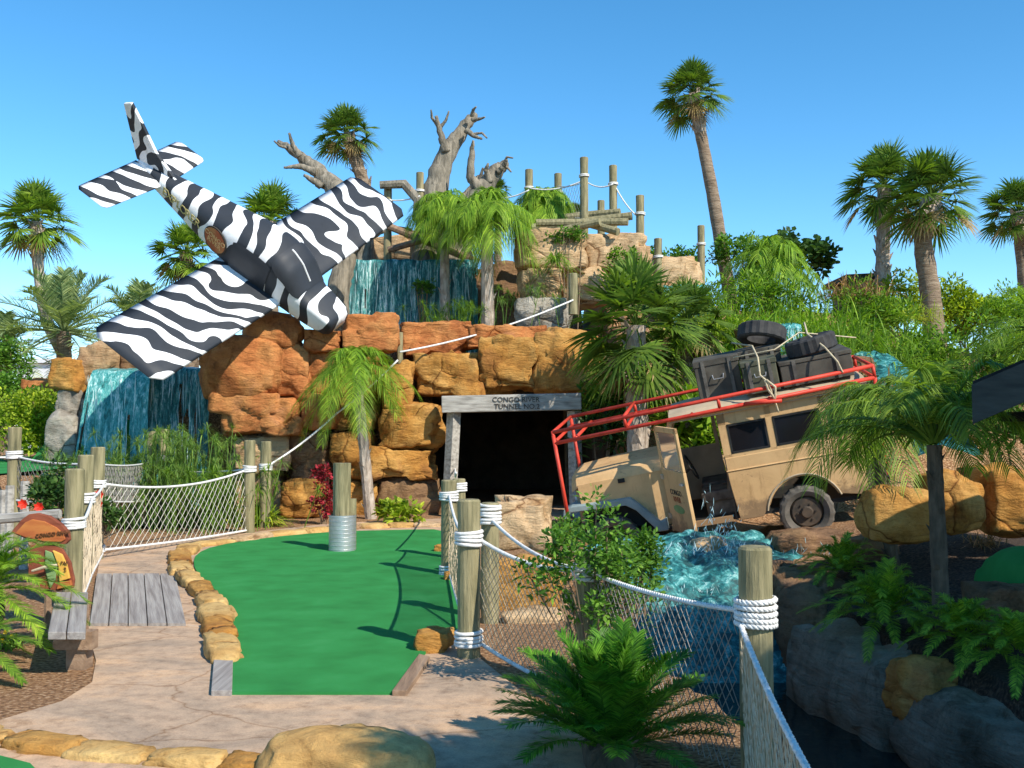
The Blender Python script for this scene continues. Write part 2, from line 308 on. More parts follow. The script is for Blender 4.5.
# ------------------------------------------------------------------ mesh helpers
ROOTLOC = {}
BR = random.Random(99)
class MB:
    def __init__(s): s.v = []; s.f = []; s.m = []
    def add(s, vs, fs, mi=0):
        n = len(s.v); s.v.extend(vs)
        for f in fs: s.f.append(tuple(i+n for i in f)); s.m.append(mi)
        return s
    def box(s, c, h, rot=None, mi=0, taper=1.0):
        vs = []
        for z in (-1, 1):
            k = 1.0 if z < 0 else taper
            for x, y in ((-1, -1), (1, -1), (1, 1), (-1, 1)):
                p = V((x*h[0]*k, y*h[1]*k, z*h[2]))
                if rot is not None: p = rot @ p
                vs.append(p+V(c))
        return s.add(vs, [(3, 2, 1, 0), (4, 5, 6, 7), (0, 1, 5, 4), (1, 2, 6, 5), (2, 3, 7, 6), (3, 0, 4, 7)], mi)
    def tube(s, pts, rad, n=8, mi=0, caps=True, squash=1.0):
        pts = [V(p) for p in pts]
        if not hasattr(rad, '__len__'): rad = [rad]*len(pts)
        vs = []; prev = None
        for i, p in enumerate(pts):
            t = (pts[min(i+1, len(pts)-1)]-pts[max(i-1, 0)])
            if t.length < 1e-9: t = V((0, 0, 1))
            t.normalize()
            if prev is None:
                a = V((0, 0, 1)) if abs(t.z) < .9 else V((1, 0, 0))
                u = t.cross(a).normalized()
            else:
                u = (prev-t*prev.dot(t))
                u = u.normalized() if u.length > 1e-6 else t.orthogonal().normalized()
            prev = u; w = t.cross(u)
            for k in range(n):
                a = 2*math.pi*k/n
                vs.append(p+u*(math.cos(a)*rad[i])+w*(math.sin(a)*rad[i]*squash))
        fs = []
        for i in range(len(pts)-1):
            for k in range(n):
                a = i*n+k; b = i*n+(k+1) % n
                fs.append((a, b, b+n, a+n))
        if caps: fs.append(tuple(range(n-1, -1, -1))); fs.append(tuple((len(pts)-1)*n+k for k in range(n)))
        return s.add(vs, fs, mi)
    def prism(s, poly, fn, a, b, mi=0):
        """poly: 2-D outline; fn(u, v, w) -> point; extruded from w=a to w=b"""
        n = len(poly)
        vs = [fn(u, v, a) for u, v in poly]+[fn(u, v, b) for u, v in poly]
        fs = [tuple(range(n)), tuple(range(2*n-1, n-1, -1))]
        for i in range(n):
            j = (i+1) % n
            fs.append((i, i+n, j+n, j))
        return s.add(vs, fs, mi)
    def blade(s, base, d, nrm, L, w, droop=.2, segs=3, mi=0, fold=0.0):
        if mi == 0:
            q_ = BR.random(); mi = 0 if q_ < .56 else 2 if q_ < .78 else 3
        side = d.cross(nrm)
        if side.length < 1e-6: side = V((1, 0, 0))
        side.normalize()
        vs = []; fs = []
        for i in range(segs+1):
            t = i/segs
            p = base+d*(L*t)+V((0, 0, -droop*L*t*t))
            ww = w*(.55+.9*t if t < .5 else 2*(1-t)) if i < segs else 0
            if i < segs: vs += [p-side*ww, p+side*ww]
            else: vs += [p]
        for i in range(segs-1): fs.append((2*i, 2*i+1, 2*i+3, 2*i+2))
        fs.append((2*segs-2, 2*segs-1, 2*segs))
        return s.add(vs, fs, mi)
    def xf(s, mat):
        s.v = [mat @ V(p) for p in s.v]; return s
    def build(s, name, mats, parent=None, smooth=False, loc=None, bevel=0, recalc=False):
        if isinstance(mats, str): mats = [mats]
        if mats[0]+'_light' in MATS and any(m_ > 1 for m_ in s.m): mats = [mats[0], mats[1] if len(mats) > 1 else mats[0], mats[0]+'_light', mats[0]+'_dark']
        elif any(m_ > 1 for m_ in s.m): s.m = [0]*len(s.m)
        me = bpy.data.meshes.new(name)
        if parent is not None: o0 = ROOTLOC.get(parent, V((0, 0, 0)))
        elif loc is not None: o0 = V(loc)
        else:
            a = np.array([tuple(p) for p in s.v]); lo = a.min(0); hi = a.max(0)
            o0 = V(((lo[0]+hi[0])/2, (lo[1]+hi[1])/2, lo[2]))
        me.from_pydata([(p[0]-o0[0], p[1]-o0[1], p[2]-o0[2]) for p in s.v], [], s.f)
        for m in mats: me.materials.append(MATS[m])
        if any(s.m): me.polygons.foreach_set('material_index', s.m)
        if smooth: me.polygons.foreach_set('use_smooth', [True]*len(s.f))
        me.update()
        ob = bpy.data.objects.new(name, me); COL.objects.link(ob)
        if parent is not None: ob.parent = parent; ROOTLOC[ob] = o0
        else: ob.location = o0; ROOTLOC[ob] = o0
        if bevel:
            md = ob.modifiers.new('bevel', 'BEVEL'); md.width = bevel; md.segments = 2; md.limit_method = 'ANGLE'
        return ob
def tag(o, label=None, cat=None, group=None, kind=None):
    if label: o['label'] = label
    if cat: o['category'] = cat
    if group: o['group'] = group
    if kind: o['kind'] = kind
    return o
def thing(name, label, cat, loc, group=None, mat=None):
    o = bpy.data.objects.new(name, None); COL.objects.link(o); o.empty_display_size = .2
    o.location = loc
    if mat is not None:
        o.matrix_world = mat; ROOTLOC[o] = V((0, 0, 0))
    else: ROOTLOC[o] = V(loc)
    return tag(o, label, cat, group)
def copy_tree(o, parent=None):
    c = o.copy(); COL.objects.link(c); c.parent = parent
    for ch in [x for x in bpy.data.objects if x.parent == o]: copy_tree(ch, c)
    return c
def label_of(o, label, group=None):
    o['label'] = label
    if group: o['group'] = group
ORD = ['first', 'second', 'third', 'fourth', 'fifth', 'sixth', 'seventh', 'eighth', 'ninth', 'tenth', 'eleventh', 'twelfth', 'thirteenth', 'fourteenth', 'fifteenth', 'sixteenth']
def text_mb(txt, size, ext=.004):
    cu = bpy.data.curves.new('lettering', 'FONT'); cu.body = txt; cu.size = size; cu.extrude = ext; cu.align_x = 'CENTER'; cu.align_y = 'CENTER'; cu.resolution_u = 3
    ob = bpy.data.objects.new('lettering', cu); COL.objects.link(ob)
    dg = bpy.context.evaluated_depsgraph_get(); me = bpy.data.meshes.new_from_object(ob.evaluated_get(dg))
    mb = MB(); mb.add([v.co.copy() for v in me.vertices], [tuple(p.vertices) for p in me.polygons])
    bpy.data.objects.remove(ob); bpy.data.curves.remove(cu); bpy.data.meshes.remove(me)
    return mb

# ------------------------------------------------------------------ camera, light, world
cam_d = bpy.data.cameras.new('camera'); cam = bpy.data.objects.new('camera', cam_d); COL.objects.link(cam)
cam_d.sensor_width = 36; cam_d.lens = 36*F/1024; cam_d.clip_end = 6000; cam_d.clip_start = .05
cam.location = (0, 0, CZ); cam.rotation_euler = (math.pi/2+TILT, 0, 0); sc.camera = cam
SUN = V((.68, -.74, .86)).normalized()
elev = math.asin(SUN.z); az = math.atan2(SUN.x, SUN.y)
w = bpy.data.worlds.new('World'); sc.world = w; w.use_nodes = True
nt = w.node_tree; nt.nodes.clear()
sky = nt.nodes.new('ShaderNodeTexSky'); sky.sky_type = 'NISHITA'; sky.sun_disc = False
sky.sun_elevation = elev; sky.sun_rotation = az; sky.altitude = 0; sky.air_density = .75; sky.dust_density = 0.0; sky.ozone_density = 1.6
bg = nt.nodes.new('ShaderNodeBackground'); bg.inputs[1].default_value = .15
wo = nt.nodes.new('ShaderNodeOutputWorld'); hs = nt.nodes.new('ShaderNodeHueSaturation'); hs.inputs['Hue'].default_value = .490; hs.inputs['Saturation'].default_value = 1.30; hs.inputs['Value'].default_value = 1.18
nt.links.new(sky.outputs[0], hs.inputs['Color']); nt.links.new(hs.outputs[0], bg.inputs[0]); nt.links.new(bg.outputs[0], wo.inputs[0])
sd = bpy.data.lights.new('sun', 'SUN'); sd.energy = 4.7; sd.angle = R(.5); sd.color = (1, .92, .78)
so = bpy.data.objects.new('sun', sd); COL.objects.link(so); so.location = (8, -8, 12)
so.rotation_euler = SUN.to_track_quat('Z', 'Y').to_euler()
sc.view_settings.view_transform = 'Standard'; sc.view_settings.look = 'None'; sc.view_settings.exposure = 0.48; sc.view_settings.gamma = 1

# ------------------------------------------------------------------ terrain
CAN = [(3.1, 0.5, 1.3), (3.0, 4.0, 1.25), (2.45, 6.5, 1.15), (1.80, 9.5, 1.2), (2.15, 11.6, 1.15), (2.4, 12.6, .9)]
def canal_d(x, y):
    best = np.full(np.shape(x), 99.0)
    for (x0, y0, w0), (x1, y1, w1) in zip(CAN, CAN[1:]):
        dx, dy = x1-x0, y1-y0; L = dx*dx+dy*dy
        t = np.clip(((x-x0)*dx+(y-y0)*dy)/L, 0, 1)
        dd = np.hypot(x-x0-t*dx, y-y0-t*dy)-(w0+(w1-w0)*t)
        best = np.minimum(best, dd)
    return best
def terr(x, y):
    x = np.asarray(x, float); y = np.asarray(y, float)
    z = np.zeros(np.broadcast(x, y).shape)
    left = sstep(-1.75, -1.95, x)*sstep(-9.6, -9.0, x)
    z = z+left*sstep(19.9, 20.4, y)*(2.5+.8*sstep(-5.9, -5.2, x))
    mid = sstep(-1.95, -1.75, x)*sstep(2.1, 1.9, x)
    z = z+mid*sstep(27.4, 27.8, y)*3.3
    rt = sstep(1.9, 2.4, x)
    z = z+rt*(sstep(16.8, 20.5, y)*2.7+sstep(20, 24, y)*1.4)*(1-.30*sstep(7, 13, x))
    z = z+sstep(24.4, 25.0, y)*sstep(-5.0, -4.2, x)*(2.1-1.6*sstep(1.5, 6, x))*(1-mid*sstep(27.8, 27.4, y))
    # hill fades far away
    z = z*(1-sstep(30, 44, y))*(1-sstep(15, 24, x))
    # raised green terrace at the far side
    z = z+sstep(-6.6, -7.4, x)*sstep(12.6, 13.6, y)*(.9*(1-left*sstep(19.9, 20.4, y)))*(1-sstep(40, 60, y))*(1-sstep(-20, -28, x))
    # bank beyond the canal
    cd = canal_d(x, y)
    rb = sstep(2.3, 3.6, x+.25*(y-8)*(y < 8))
    z = z+rb*(-.22*sstep(13, 9, y)*sstep(1, 4, y)) + sstep(9.5, 12.0, y)*sstep(3.5, 5.0, x)*.35*sstep(16.8, 15, y)
    z = z*1.0-1.35*sstep(.16, -.16, cd)
    z = z-.35*sstep(12.6, 13.2, y)*sstep(15.5, 15, y)*sstep(.9, 1.4, x)*sstep(3.6, 3.0, x)
    return z
def tz(x, y): return float(terr(x, y))
def axis(lo, hi, step, far):
    a = list(np.arange(lo, hi+1e-6, step)); o = 1.0; l = lo; h = hi
    pre = []; post = []
    while h < far:
        o *= 1.6; l -= o; h += o; pre.append(l); post.append(h)
    return pre[::-1]+a+post
xs = np.array(sorted(set(list(np.round(axis(-13, 14, .2, 3000), 3))+list(np.round(np.arange(.8, 4.6, .1), 3)))))
ys = np.array(sorted(set(list(np.round(axis(-2, 34, .2, 3000), 3))+list(np.round(np.arange(3, 13, .1), 3)))))
XX, YY = np.meshgrid(xs, ys)
ZZ = terr(XX, YY)
nx = len(xs); mb = MB()
for j in range(len(ys)):
    for i in range(nx):
        x, y, z = XX[j, i], YY[j, i], ZZ[j, i]
        if 3 < y < 40 and abs(x) < 16 and (z > .05 or z < -.05):
            z += .10*noise.noise(V((x*1.3, y*1.3, z*1.3)))
        mb.v.append((x, y, z))
for j in range(len(ys)-1):
    for i in range(nx-1):
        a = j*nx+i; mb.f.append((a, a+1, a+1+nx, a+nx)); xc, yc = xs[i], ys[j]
        mb.m.append(1 if (xc > 2.5 and 1 < yc < 12.3) or (xc > .9 and 1 < yc < 13.5 and ZZ[j, i] < -.08) else 0)  # bank and canal faces get the mulch with shade painted in
tag(mb.build('ground', ['mulch', 'mulch_shaded'], smooth=True, loc=(0, 0, 0)), 'reddish brown bark mulch and earth ground', kind='structure')

def sheet(pts, z, name, mat, label, th=0.0, res=None):
    mb = MB(); n = len(pts)
    mb.prism([(p[0], p[1]) for p in pts], lambda u, v, w_: V((u, v, w_)), z-th, z)
    return tag(mb.build(name, mat, loc=(0, 0, 0)), label, kind='structure')
def gp(*l): return [G(*p) for p in l]
pth = gp((-500, 768), (-500, 728), (0, 722), (62, 703), (92, 684), (96, 662), (90, 640), (88, 624), (94, 600), (97, 577), (100, 556), (150, 545), (252, 533), (330, 524), (440, 519), (452, 508), (575, 506), (585, 514), (520, 528), (462, 548), (466, 590), (468, 650), (490, 668), (530, 700), (570, 730), (640, 768))
pth += [V((.75, 3.2, 0)), V((.62, -3, 0)), V((-5, -3, 0))]
sheet(pth, .012, 'path', 'path_stone', 'tan stamped concrete path', .05)
grn = [(232, 697), (230, 660), (232, 640), (231, 622), (226, 603), (212, 590), (198, 577), (193, 566), (196, 556), (214, 548), (262, 540), (330, 533.5), (400, 531.5), (445, 531), (466, 545), (462, 600), (462, 635), (447, 641), (424, 655), (412, 677), (402, 697)]
# smooth the outline
def chaikin(p, k=2):
    for _ in range(k):
        q = []
        for i in range(len(p)):
            a, b = p[i], p[(i+1) % len(p)]
            if i in (20,) and _ == 0: q += [a, b]; continue
            q += [(a[0]*.75+b[0]*.25, a[1]*.75+b[1]*.25), (a[0]*.25+b[0]*.75, a[1]*.25+b[1]*.75)]
        p = q
    return p
sheet(gp(*chaikin(grn, 1)), .03, 'putting_green', 'turf', 'green carpet of the putting hole', .03)
sheet(gp((-300, 700), (-60, 745), (30, 768), (60, 800), (60, 1100), (-300, 1100))[:], .024, 'neighbouring_green', 'turf', 'corner of another green putting carpet', .02)
def drape(xr, yr, n, name, mat, label, dz=.02):
    mb = MB(); a = np.linspace(*xr, n); b = np.linspace(*yr, n)
    for y in b:
        for x in a: mb.v.append((x, y, tz(x, y)+dz))
    for j in range(n-1):
        for i in range(n-1): k = j*n+i; mb.f.append((k, k+1, k+1+n, k+n)); mb.m.append(0)
    return tag(mb.build(name, mat, loc=(0, 0, 0)), label, kind='structure')
drape((-14, -7.5), (13.4, 24.5), 24, 'raised_green', 'turf', 'raised putting green beyond the hibiscus bush', .06)

# canal water and pool under the left falls
def flat(pts, z, name, mat, label):
    mb = MB(); mb.add([V((x, y, z)) for x, y in pts], [tuple(range(len(pts)))])
    return tag(mb.build(name, mat, loc=(0, 0, 0)), label, kind='structure')
flat([(1.2, -2), (4.8, -2), (4.6, 4), (3.9, 7), (3.2, 10), (3.6, 12.8), (1.0, 12.8), (.9, 9), (1.2, 6)], -1.02, 'canal_water', 'water_dark', 'dark water of the canal')
flat([(-9, 16.2), (-5.4, 16.2), (-5.2, 20.2), (-9, 20.2)], .06, 'pool_water', 'water_dark', 'dark pool under the falls')

# ------------------------------------------------------------------ rocks
def rock_mb(c, h, seed, block=.5, amp=.13, n=12, rotz=0, crack=.10, tilt=0):
    rs = random.Random(seed); off = V((rs.uniform(-50, 50), rs.uniform(-50, 50), rs.uniform(-50, 50)))
    mb = MB(); idx = {}; vs = []
    def vid(i, j, k):
        key = (i, j, k)
        if key not in idx:
            q = V((2*i/n-1, 2*j/n-1, 2*k/n-1))
            s = q.normalized()
            p = q*block*.92+s*(1-block)*1.08
            mn = min(h)/max(h)
            sp = V((p.x*h[0], p.y*h[1], p.z*h[2]))/max(.15, (h[0]*h[1]*h[2])**(1/3))
            d = noise.fractal(sp*.9+off, 1.0, 2.0, 4)*amp*1.3
            vd, vp = noise.voronoi(sp*.85+off)
            e = vd[1]-vd[0]
            d -= crack*max(0, 1-e/.16)
            d += .10*(noise.cell(vp[0]*3.1)-.5)*2*block
            p = p*(1+d)
            idx[key] = len(vs); vs.append(V((p.x*h[0], p.y*h[1], p.z*h[2])))
        return idx[key]
    for a in range(n):
        for b in range(n):
            for k in (0, n):
                f1 = (vid(a, b, k), vid(a+1, b, k), vid(a+1, b+1, k), vid(a, b+1, k))
                f2 = (vid(a, k, b), vid(a+1, k, b), vid(a+1, k, b+1), vid(a, k, b+1))
                f3 = (vid(k, a, b), vid(k, a+1, b), vid(k, a+1, b+1), vid(k, a, b+1))
                if k: mb.f += [f1, f2[::-1], f3]
                else: mb.f += [f1[::-1], f2, f3[::-1]]
    mt = Matrix.Translation(V(c)) @ Matrix.Rotation(rotz, 4, 'Z') @ Matrix.Rotation(tilt, 4, 'Y')
    mb.v = [mt @ p for p in vs]; mb.m = [0]*len(mb.f)
    return mb
rk = [100]
def rockpx(x0, y0, x1, y1, d, mat, label, th=1.0, block=.6, grp=None, name='boulder', amp=.13, n=12, grow=1.08, cat='rock', tilt=0):
    grow = 1.10 if d > 18 else grow
    rk[0] += 1; rs = random.Random(rk[0])
    wd = (x1-x0)/F*d*grow; ht = (y1-y0)/F*d*grow; t = max(.3*wd, min(wd, ht)*1.1)*th
    c = P((x0+x1)/2, (y0+y1)/2, d+t/2)
    c.z = P((x0+x1)/2, (y0+y1)/2, d).z*.5+c.z*.5
    mb = rock_mb(c, (wd/2, t/2, ht/2), rk[0], block, amp, n+2, rs.uniform(-.15, .15), .055, tilt)
    return tag(mb.build(name, mat, smooth=True), label, cat, grp)
O, Y, T, B, GR, ED, SL = 'rock_orange', 'rock_ochre', 'rock_tan', 'rock_brown', 'rock_grey', 'rock_edge', 'rock_slate'
W = [
 (246,313,305,350,18.7,O,'rounded orange boulder just under the near wing root of the plane',.3),
 (205,336,292,402,18.5,O,'big round orange boulder beside the twin waterfalls',.3),
 (304,329,342,354,18.9,O,'small blocky orange rock under the striped nose of the plane',.8),
 (340,312,397,352,19.0,O,'blocky orange boulder at the tip of the striped nose',.8),
 (276,345,312,402,18.8,O,'tall wedge of orange rock below the rounded boulder under the plane',.6),
 (306,350,345,394,19.1,O,'reddish shadowed rock behind the arching palm fronds',.6),
 (220,394,304,436,18.6,O,'wide layered orange block below the big round boulder',.85),
 (300,392,342,432,18.8,O,'squarish orange rock where the climbing rope passes',.85),
 (340,350,388,398,19.1,O,'orange rock behind the crown of the small cliff palm',.7),
 (382,362,414,412,18.9,Y,'upright ochre rock by the short post at the cliff edge',.6),
 (232,434,292,472,18.8,T,'tan block above the low stone behind the fence corner',.85),
 (288,428,336,484,19.0,B,'tall brown slab of the cliff above the pale boulder',.7),
 (332,430,378,484,18.9,Y,'ochre block of the cliff behind the lone post',.85),
 (378,404,442,450,18.7,Y,'bulging ochre boulder above the layered block by the tunnel',.5),
 (372,446,440,482,18.7,Y,'wide ochre layered block beside the tunnel upright',.85),
 (376,478,442,520,18.8,B,'low brown mossy rock at the foot of the cliff by the tunnel',.7),
 (330,480,382,520,18.9,Y,'low ochre rock behind the trunk of the small cliff palm',.85),
 (280,477,328,520,18.0,Y,'pale cracked boulder standing in front of the cliff',.5),
 (236,468,286,518,18.9,T,'low tan block behind the lime green tuft',.85),
 (336,392,384,432,19.2,Y,'ochre rock below the crown of the small cliff palm',.8),
 (410,350,486,400,19.2,Y,'big ochre block over the left end of the tunnel beam',.85),
 (480,336,538,394,19.1,Y,'cracked ochre block over the middle of the tunnel beam',.85),
 (530,326,604,396,18.9,Y,'bulky ochre boulder over the tunnel beside the fan palm',.65),
 (396,321,470,356,19.8,O,'flat topped orange block above the tunnel, near the pale palm trunk',.9),
 (462,325,545,350,19.9,O,'low reddish ledge rock behind the foot of the pale palm trunk',.9),
 (516,230,592,272,22.3,T,'broad tan capstone under the log platform',.75),
 (586,234,650,270,22.6,T,'smaller tan capstone beside the broad one, under the log ends',.75),
 (516,268,562,302,22.2,T,'tan rock with a hanging green tuft, below the broad capstone',.6),
 (514,296,568,334,21.8,GR,'grey rock at the foot of the upper cliff behind the rope',.5),
 (552,264,612,306,22.6,T,'tan rock behind the short post on the upper slope',.6),
 (54,356,84,394,19.0,Y,'yellowish boulder at the corner of the curved waterfall',.5),
 (79,343,120,388,19.3,T,'tan boulder at the lip of the curved waterfall',.6),
 (60,388,84,420,19.1,GR,'small grey stone wedged under the yellowish boulder',.5),
 (72,398,94,440,19.2,GR,'dark grey stone beside the curved waterfall',.5),
 (48,414,82,466,18.6,GR,'pale grey rock at the foot of the curved waterfall',.4),
 (26,378,62,405,22.0,O,'square orange rock on top of the clipped hedge',.9),
 (126,352,160,384,19.6,B,'brown lip rock between the two falls under the wing tip',.5),
]
for i, (a, b, c, d, e, m_, l, bl) in enumerate(W):
    rockpx(a, b, c, d, e, m_, l, block=bl, n=14 if (c-a) > 55 else 11, amp=.12)
# rocks near the canal
RR = [
 (494,498,552,550,10.2,T,'blocky tan rock behind the rope wrapped post',.85),
 (486,560,560,622,8.9,Y,'ochre boulder behind the netting near the green',.6),
 (498,612,566,662,8.3,T,'low tan rock at the foot of the netting',.7),
 (860,488,932,544,10.3,Y,'round ochre boulder beside the dark palm trunk',.3),
 (924,474,982,538,10.6,Y,'tall rounded ochre boulder behind the dark palm trunk',.35),
 (968,466,1050,536,10.9,Y,'wide ochre rock ledge at the photo edge below the hut eave',.6),
 (764,530,846,580,12.7,B,'smooth brown boulder under the wagon rear wheel',.4),
 (752,566,812,622,11.3,B,'brown boulder at the side of the splashing water behind the post',.4),
 (690,538,728,562,12.7,T,'wet tan rock awash in the teal water under the wagon door',.3),
 (838,536,900,566,11.6,B,'low brown rock between wagon wheel and bank plants',.5),
 (968,585,1060,640,8.6,B,'shaded brown rock on the far bank',.5),
]
for (a, b, c, d, e, m_, l, bl) in RR:
    rockpx(a, b, c, d, e, m_, l, block=bl, n=14, amp=.10)
# canal bank slabs (grey, in shade)
def slab(c, h, rz, mat, label, seed, tilt=0, block=.30, n=18):
    mb = rock_mb(c, h, seed, block, .10, n, rz, .06, tilt)
    return tag(mb.build('bank_rock', mat, smooth=True), label, 'rock')
slab((3.34, 9.3, -.80), (.60, 1.25, .62), R(8), SL, 'long grey rock slab of the canal bank behind the tall post', 301)
slab((3.84, 7.35, -.95), (.62, 1.25, .62), R(14), SL, 'grey rock slab of the canal bank near the bottom corner', 302)
slab((4.3, 5.4, -.9), (.5, 1.2, .62), R(10), SL, 'dark grey bank slab beside the near water', 303)
slab((3.40, 8.15, -.50), (.34, .34, .30), R(20), Y, 'pale tan stone set between two grey bank slabs', 304, block=.5)
slab((.62, 8.4, -.70), (.35, 1.2, .55), R(2), SL, 'dark slab of the near canal wall under the shrub', 305)
slab((.95, 11.0, -.55), (.4, 1.2, .55), R(-4), B, 'brown rock wall beside the splashing water', 306)
slab((3.3, 11.4, -.5), (.45, 1.0, .6), R(-6), B, 'brown rock of the far canal wall near the boulder', 307)
# edging stones of the green
def stones(line, z, hgt, name, lab, grp, mats, seed, wid=.12):
    for i in range(len(line)-1):
        a, b = line[i], line[i+1]; c = (a+b)/2; L = (b-a).length
        rs = random.Random(seed+i)
        mb = rock_mb(V((c.x, c.y, z)), (L*.60, wid*rs.uniform(.85, 1.2), hgt*rs.uniform(.8, 1.2)), seed+i, .45, .10, 9, math.atan2(b.y-a.y, b.x-a.x)+rs.uniform(-.1, .1))
        tag(mb.build(name, mats[i % len(mats)], smooth=True), lab % ORD[i], 'rock', grp)
stones(gp((224, 664), (220, 643), (219, 627), (213, 612), (208, 600), (194, 590), (184, 579), (178, 568), (182, 556), (194, 549)), .03, .085, 'edging_stone', 'ochre edging stone beside the boardwalk, %s counting from the dark front plank', 'stones edging the putting green', [ED, Y, ED], 400, .14)
stones(gp((196, 548), (232, 543), (268, 538), (300, 534.5), (330, 531), (360, 529), (388, 528), (414, 527.5), (440, 527)), .02, .07, 'edging_stone', 'flat stone along the back rim of the green, %s from the corner of the fence', 'stones edging the putting green', [ED, T, ED], 430, .16)
stones(gp((-60, 738), (8, 744), (78, 753), (150, 761), (222, 767), (288, 774)), .01, .055, 'edging_stone', 'flat ochre stone in the bottom border row, %s from its far end', 'stones bordering the path', [ED, Y, ED], 460, .12)
for i, (x, y, s) in enumerate([(433, 652, .15), (444, 641, .09), (440, 553, .10), (452, 582, .09)]):
    g = G(x, y); mb = rock_mb(g+V((0, 0, s*.45)), (s, s*.8, s*.75), 480+i, .5, .14, 10)
    tag(mb.build('edging_stone', Y, smooth=True), ['chunky ochre stone at the foot of the nearer double post', 'little ochre stone behind the chunky one at the post foot', 'small stone at the carpet edge near the far twin posts', 'small stone at the base of the far netted post'][i], 'rock')
mb = rock_mb(V((-.75, 4.72, .0)), (.43, .26, .21), 77, .35, .07, 22, R(-4), .05)
tag(mb.build('boulder', ED, smooth=True), 'large smooth ochre boulder at the bottom edge of the path', 'rock')

# ------------------------------------------------------------------ tunnel
t = thing('tunnel', 'dark tunnel mouth framed by weathered grey timbers under the ochre rocks', 'tunnel', (0, 20.6, 0))
mb = MB()
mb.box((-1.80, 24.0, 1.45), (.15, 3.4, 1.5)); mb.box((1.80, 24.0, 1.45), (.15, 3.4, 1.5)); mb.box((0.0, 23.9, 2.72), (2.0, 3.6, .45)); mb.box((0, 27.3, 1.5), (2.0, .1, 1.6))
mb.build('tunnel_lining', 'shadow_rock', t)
bm_ = MB(); a = P(442, 404.5, 18.5); b = P(581, 401.5, 18.5)
bm_.box((a+b)/2, ((b-a).length/2, .12, .155), Matrix.Rotation(-math.atan2(b.z-a.z, b.x-a.x), 3, 'Y')); bm = bm_.build('beam', 'wood_weathered', t, bevel=.015)
def put_text(txt, size, M4, name, mat, parent, ext=.004):
    mb = text_mb(txt, size, ext); mb.xf(M4); return mb.build(name, mat, parent)
RX = Matrix.Rotation(math.pi/2, 4, 'X')
put_text('CONGO RIVER', .13, Matrix.Translation(P(516, 399.8, 18.37)) @ RX, 'lettering', 'ink_dark', bm)
put_text('TUNNEL NO.2', .13, Matrix.Translation(P(517, 406.6, 18.37)) @ RX, 'lettering', 'ink_dark', bm)
for px0, px1 in ((454, 448), (574, 577)):
    mb = MB(); mb.tube([P(px1, 512, 18.6)-V((0, 0, .3)), P(px0, 411, 18.6)], .13, 4); mb.build('upright', 'wood_weathered', t)

# ------------------------------------------------------------------ waterfalls
def curtain(x0, x1, y, ztop, zbot, name, mat, label, nxs=90, nz=40, curve=.35, lip=.6, seed=0, dep=.10, ax=V((1, 0, 0)), base=None, sp=0):
    mb = MB(); rs = random.Random(seed)
    c0 = V((x0, y, 0)); L = x1-x0; side = V((0, -1, 0)) if base is None else base
    for j in range(nz+1):
        tt = j/nz
        for i in range(nxs+1):
            s = i/nxs; x = s*L
            r = noise.noise(V((x*5+seed, 0, tt*1.2)))*dep+noise.noise(V((x*14+seed, 3, tt*3)))*dep*.5
            if tt < .12:
                k = tt/.12; out = -lip*(1-k)+0; z = ztop+.02-.05*k
            else:
                k = (tt-.12)/.88; out = curve*math.sqrt(k)+r*min(1, k*4); z = ztop-.03-(ztop-zbot)*k
            fl = sp*(s-.5)*L*tt
            p = c0+ax*(x+fl)+side*out; p.z = z+noise.noise(V((x*3, seed, 0)))*.05
            mb.v.append(p)
    for j in range(nz):
        for i in range(nxs):
            a = j*(nxs+1)+i; tt = j/nz; xx = i/nxs*L
            if tt > .2 and noise.noise(V((xx*3.1+seed, seed, tt*.8)))+.5*noise.noise(V((xx*11, seed+5, tt*2.2))) > .52-.28*tt: continue
            mb.f.append((a, a+nxs+1, a+nxs+2, a+1)); mb.m.append(0)
    # free running strands in front of the sheet
    for k in range(int(L*46)):
        x = rs.uniform(0.02, .98)*L; z0 = ztop-rs.random()**1.5*(ztop-zbot)*.8-.1; ln = rs.uniform(.15, .8)
        q = c0+ax*x+side*(curve*.9+rs.uniform(.02, .14)); q.z = z0
        mb.tube([q, q+V((rs.uniform(-.02, .02), -.02, -ln/2)), q+V((rs.uniform(-.03, .03), -.03, -ln))], [.002, rs.uniform(.004, .013), .001], 4, 1, False)
    o = mb.build(name, [mat, 'water_splash'], smooth=True)
    return tag(o, label, 'waterfall')
curtain(P(345, 260, 24.2).x, P(478, 260, 24.2).x, 24.2, P(400, 258, 24.2).z, 3.0, 'waterfall', 'water_fall', 'wide teal waterfall under the log platform on the upper tier', seed=3, curve=.2)
curtain(P(150, 360, 19.6).x, P(212, 360, 19.6).x, 19.6, P(180, 366, 19.6).z, .1, 'waterfall', 'water_fall', 'teal waterfall falling behind the near wing of the plane', 60, seed=11, curve=.25)
curtain(P(93, 368, 19.0).x, P(150, 368, 19.0).x, 19.1, P(120, 368, 19).z, .1, 'waterfall', 'water_fall_bright', 'curved bright teal waterfall beside the yellowish boulder', 60, seed=23, curve=.65, lip=.3, sp=.35)
curtain(P(664, 285, 24).x, P(712, 285, 24).x, 24.2, P(680, 282, 24).z, 4.2, 'waterfall', 'water_fall_bright', 'little teal waterfall seen behind the spreading fan palm', 40, 14, seed=31)
curtain(P(752, 322, 19).x, P(800, 322, 19).x, 19.0, P(780, 322, 19).z, 2.2, 'waterfall', 'water_fall_bright', 'short teal waterfall behind the loose tyre on the wagon', 40, 14, seed=41)
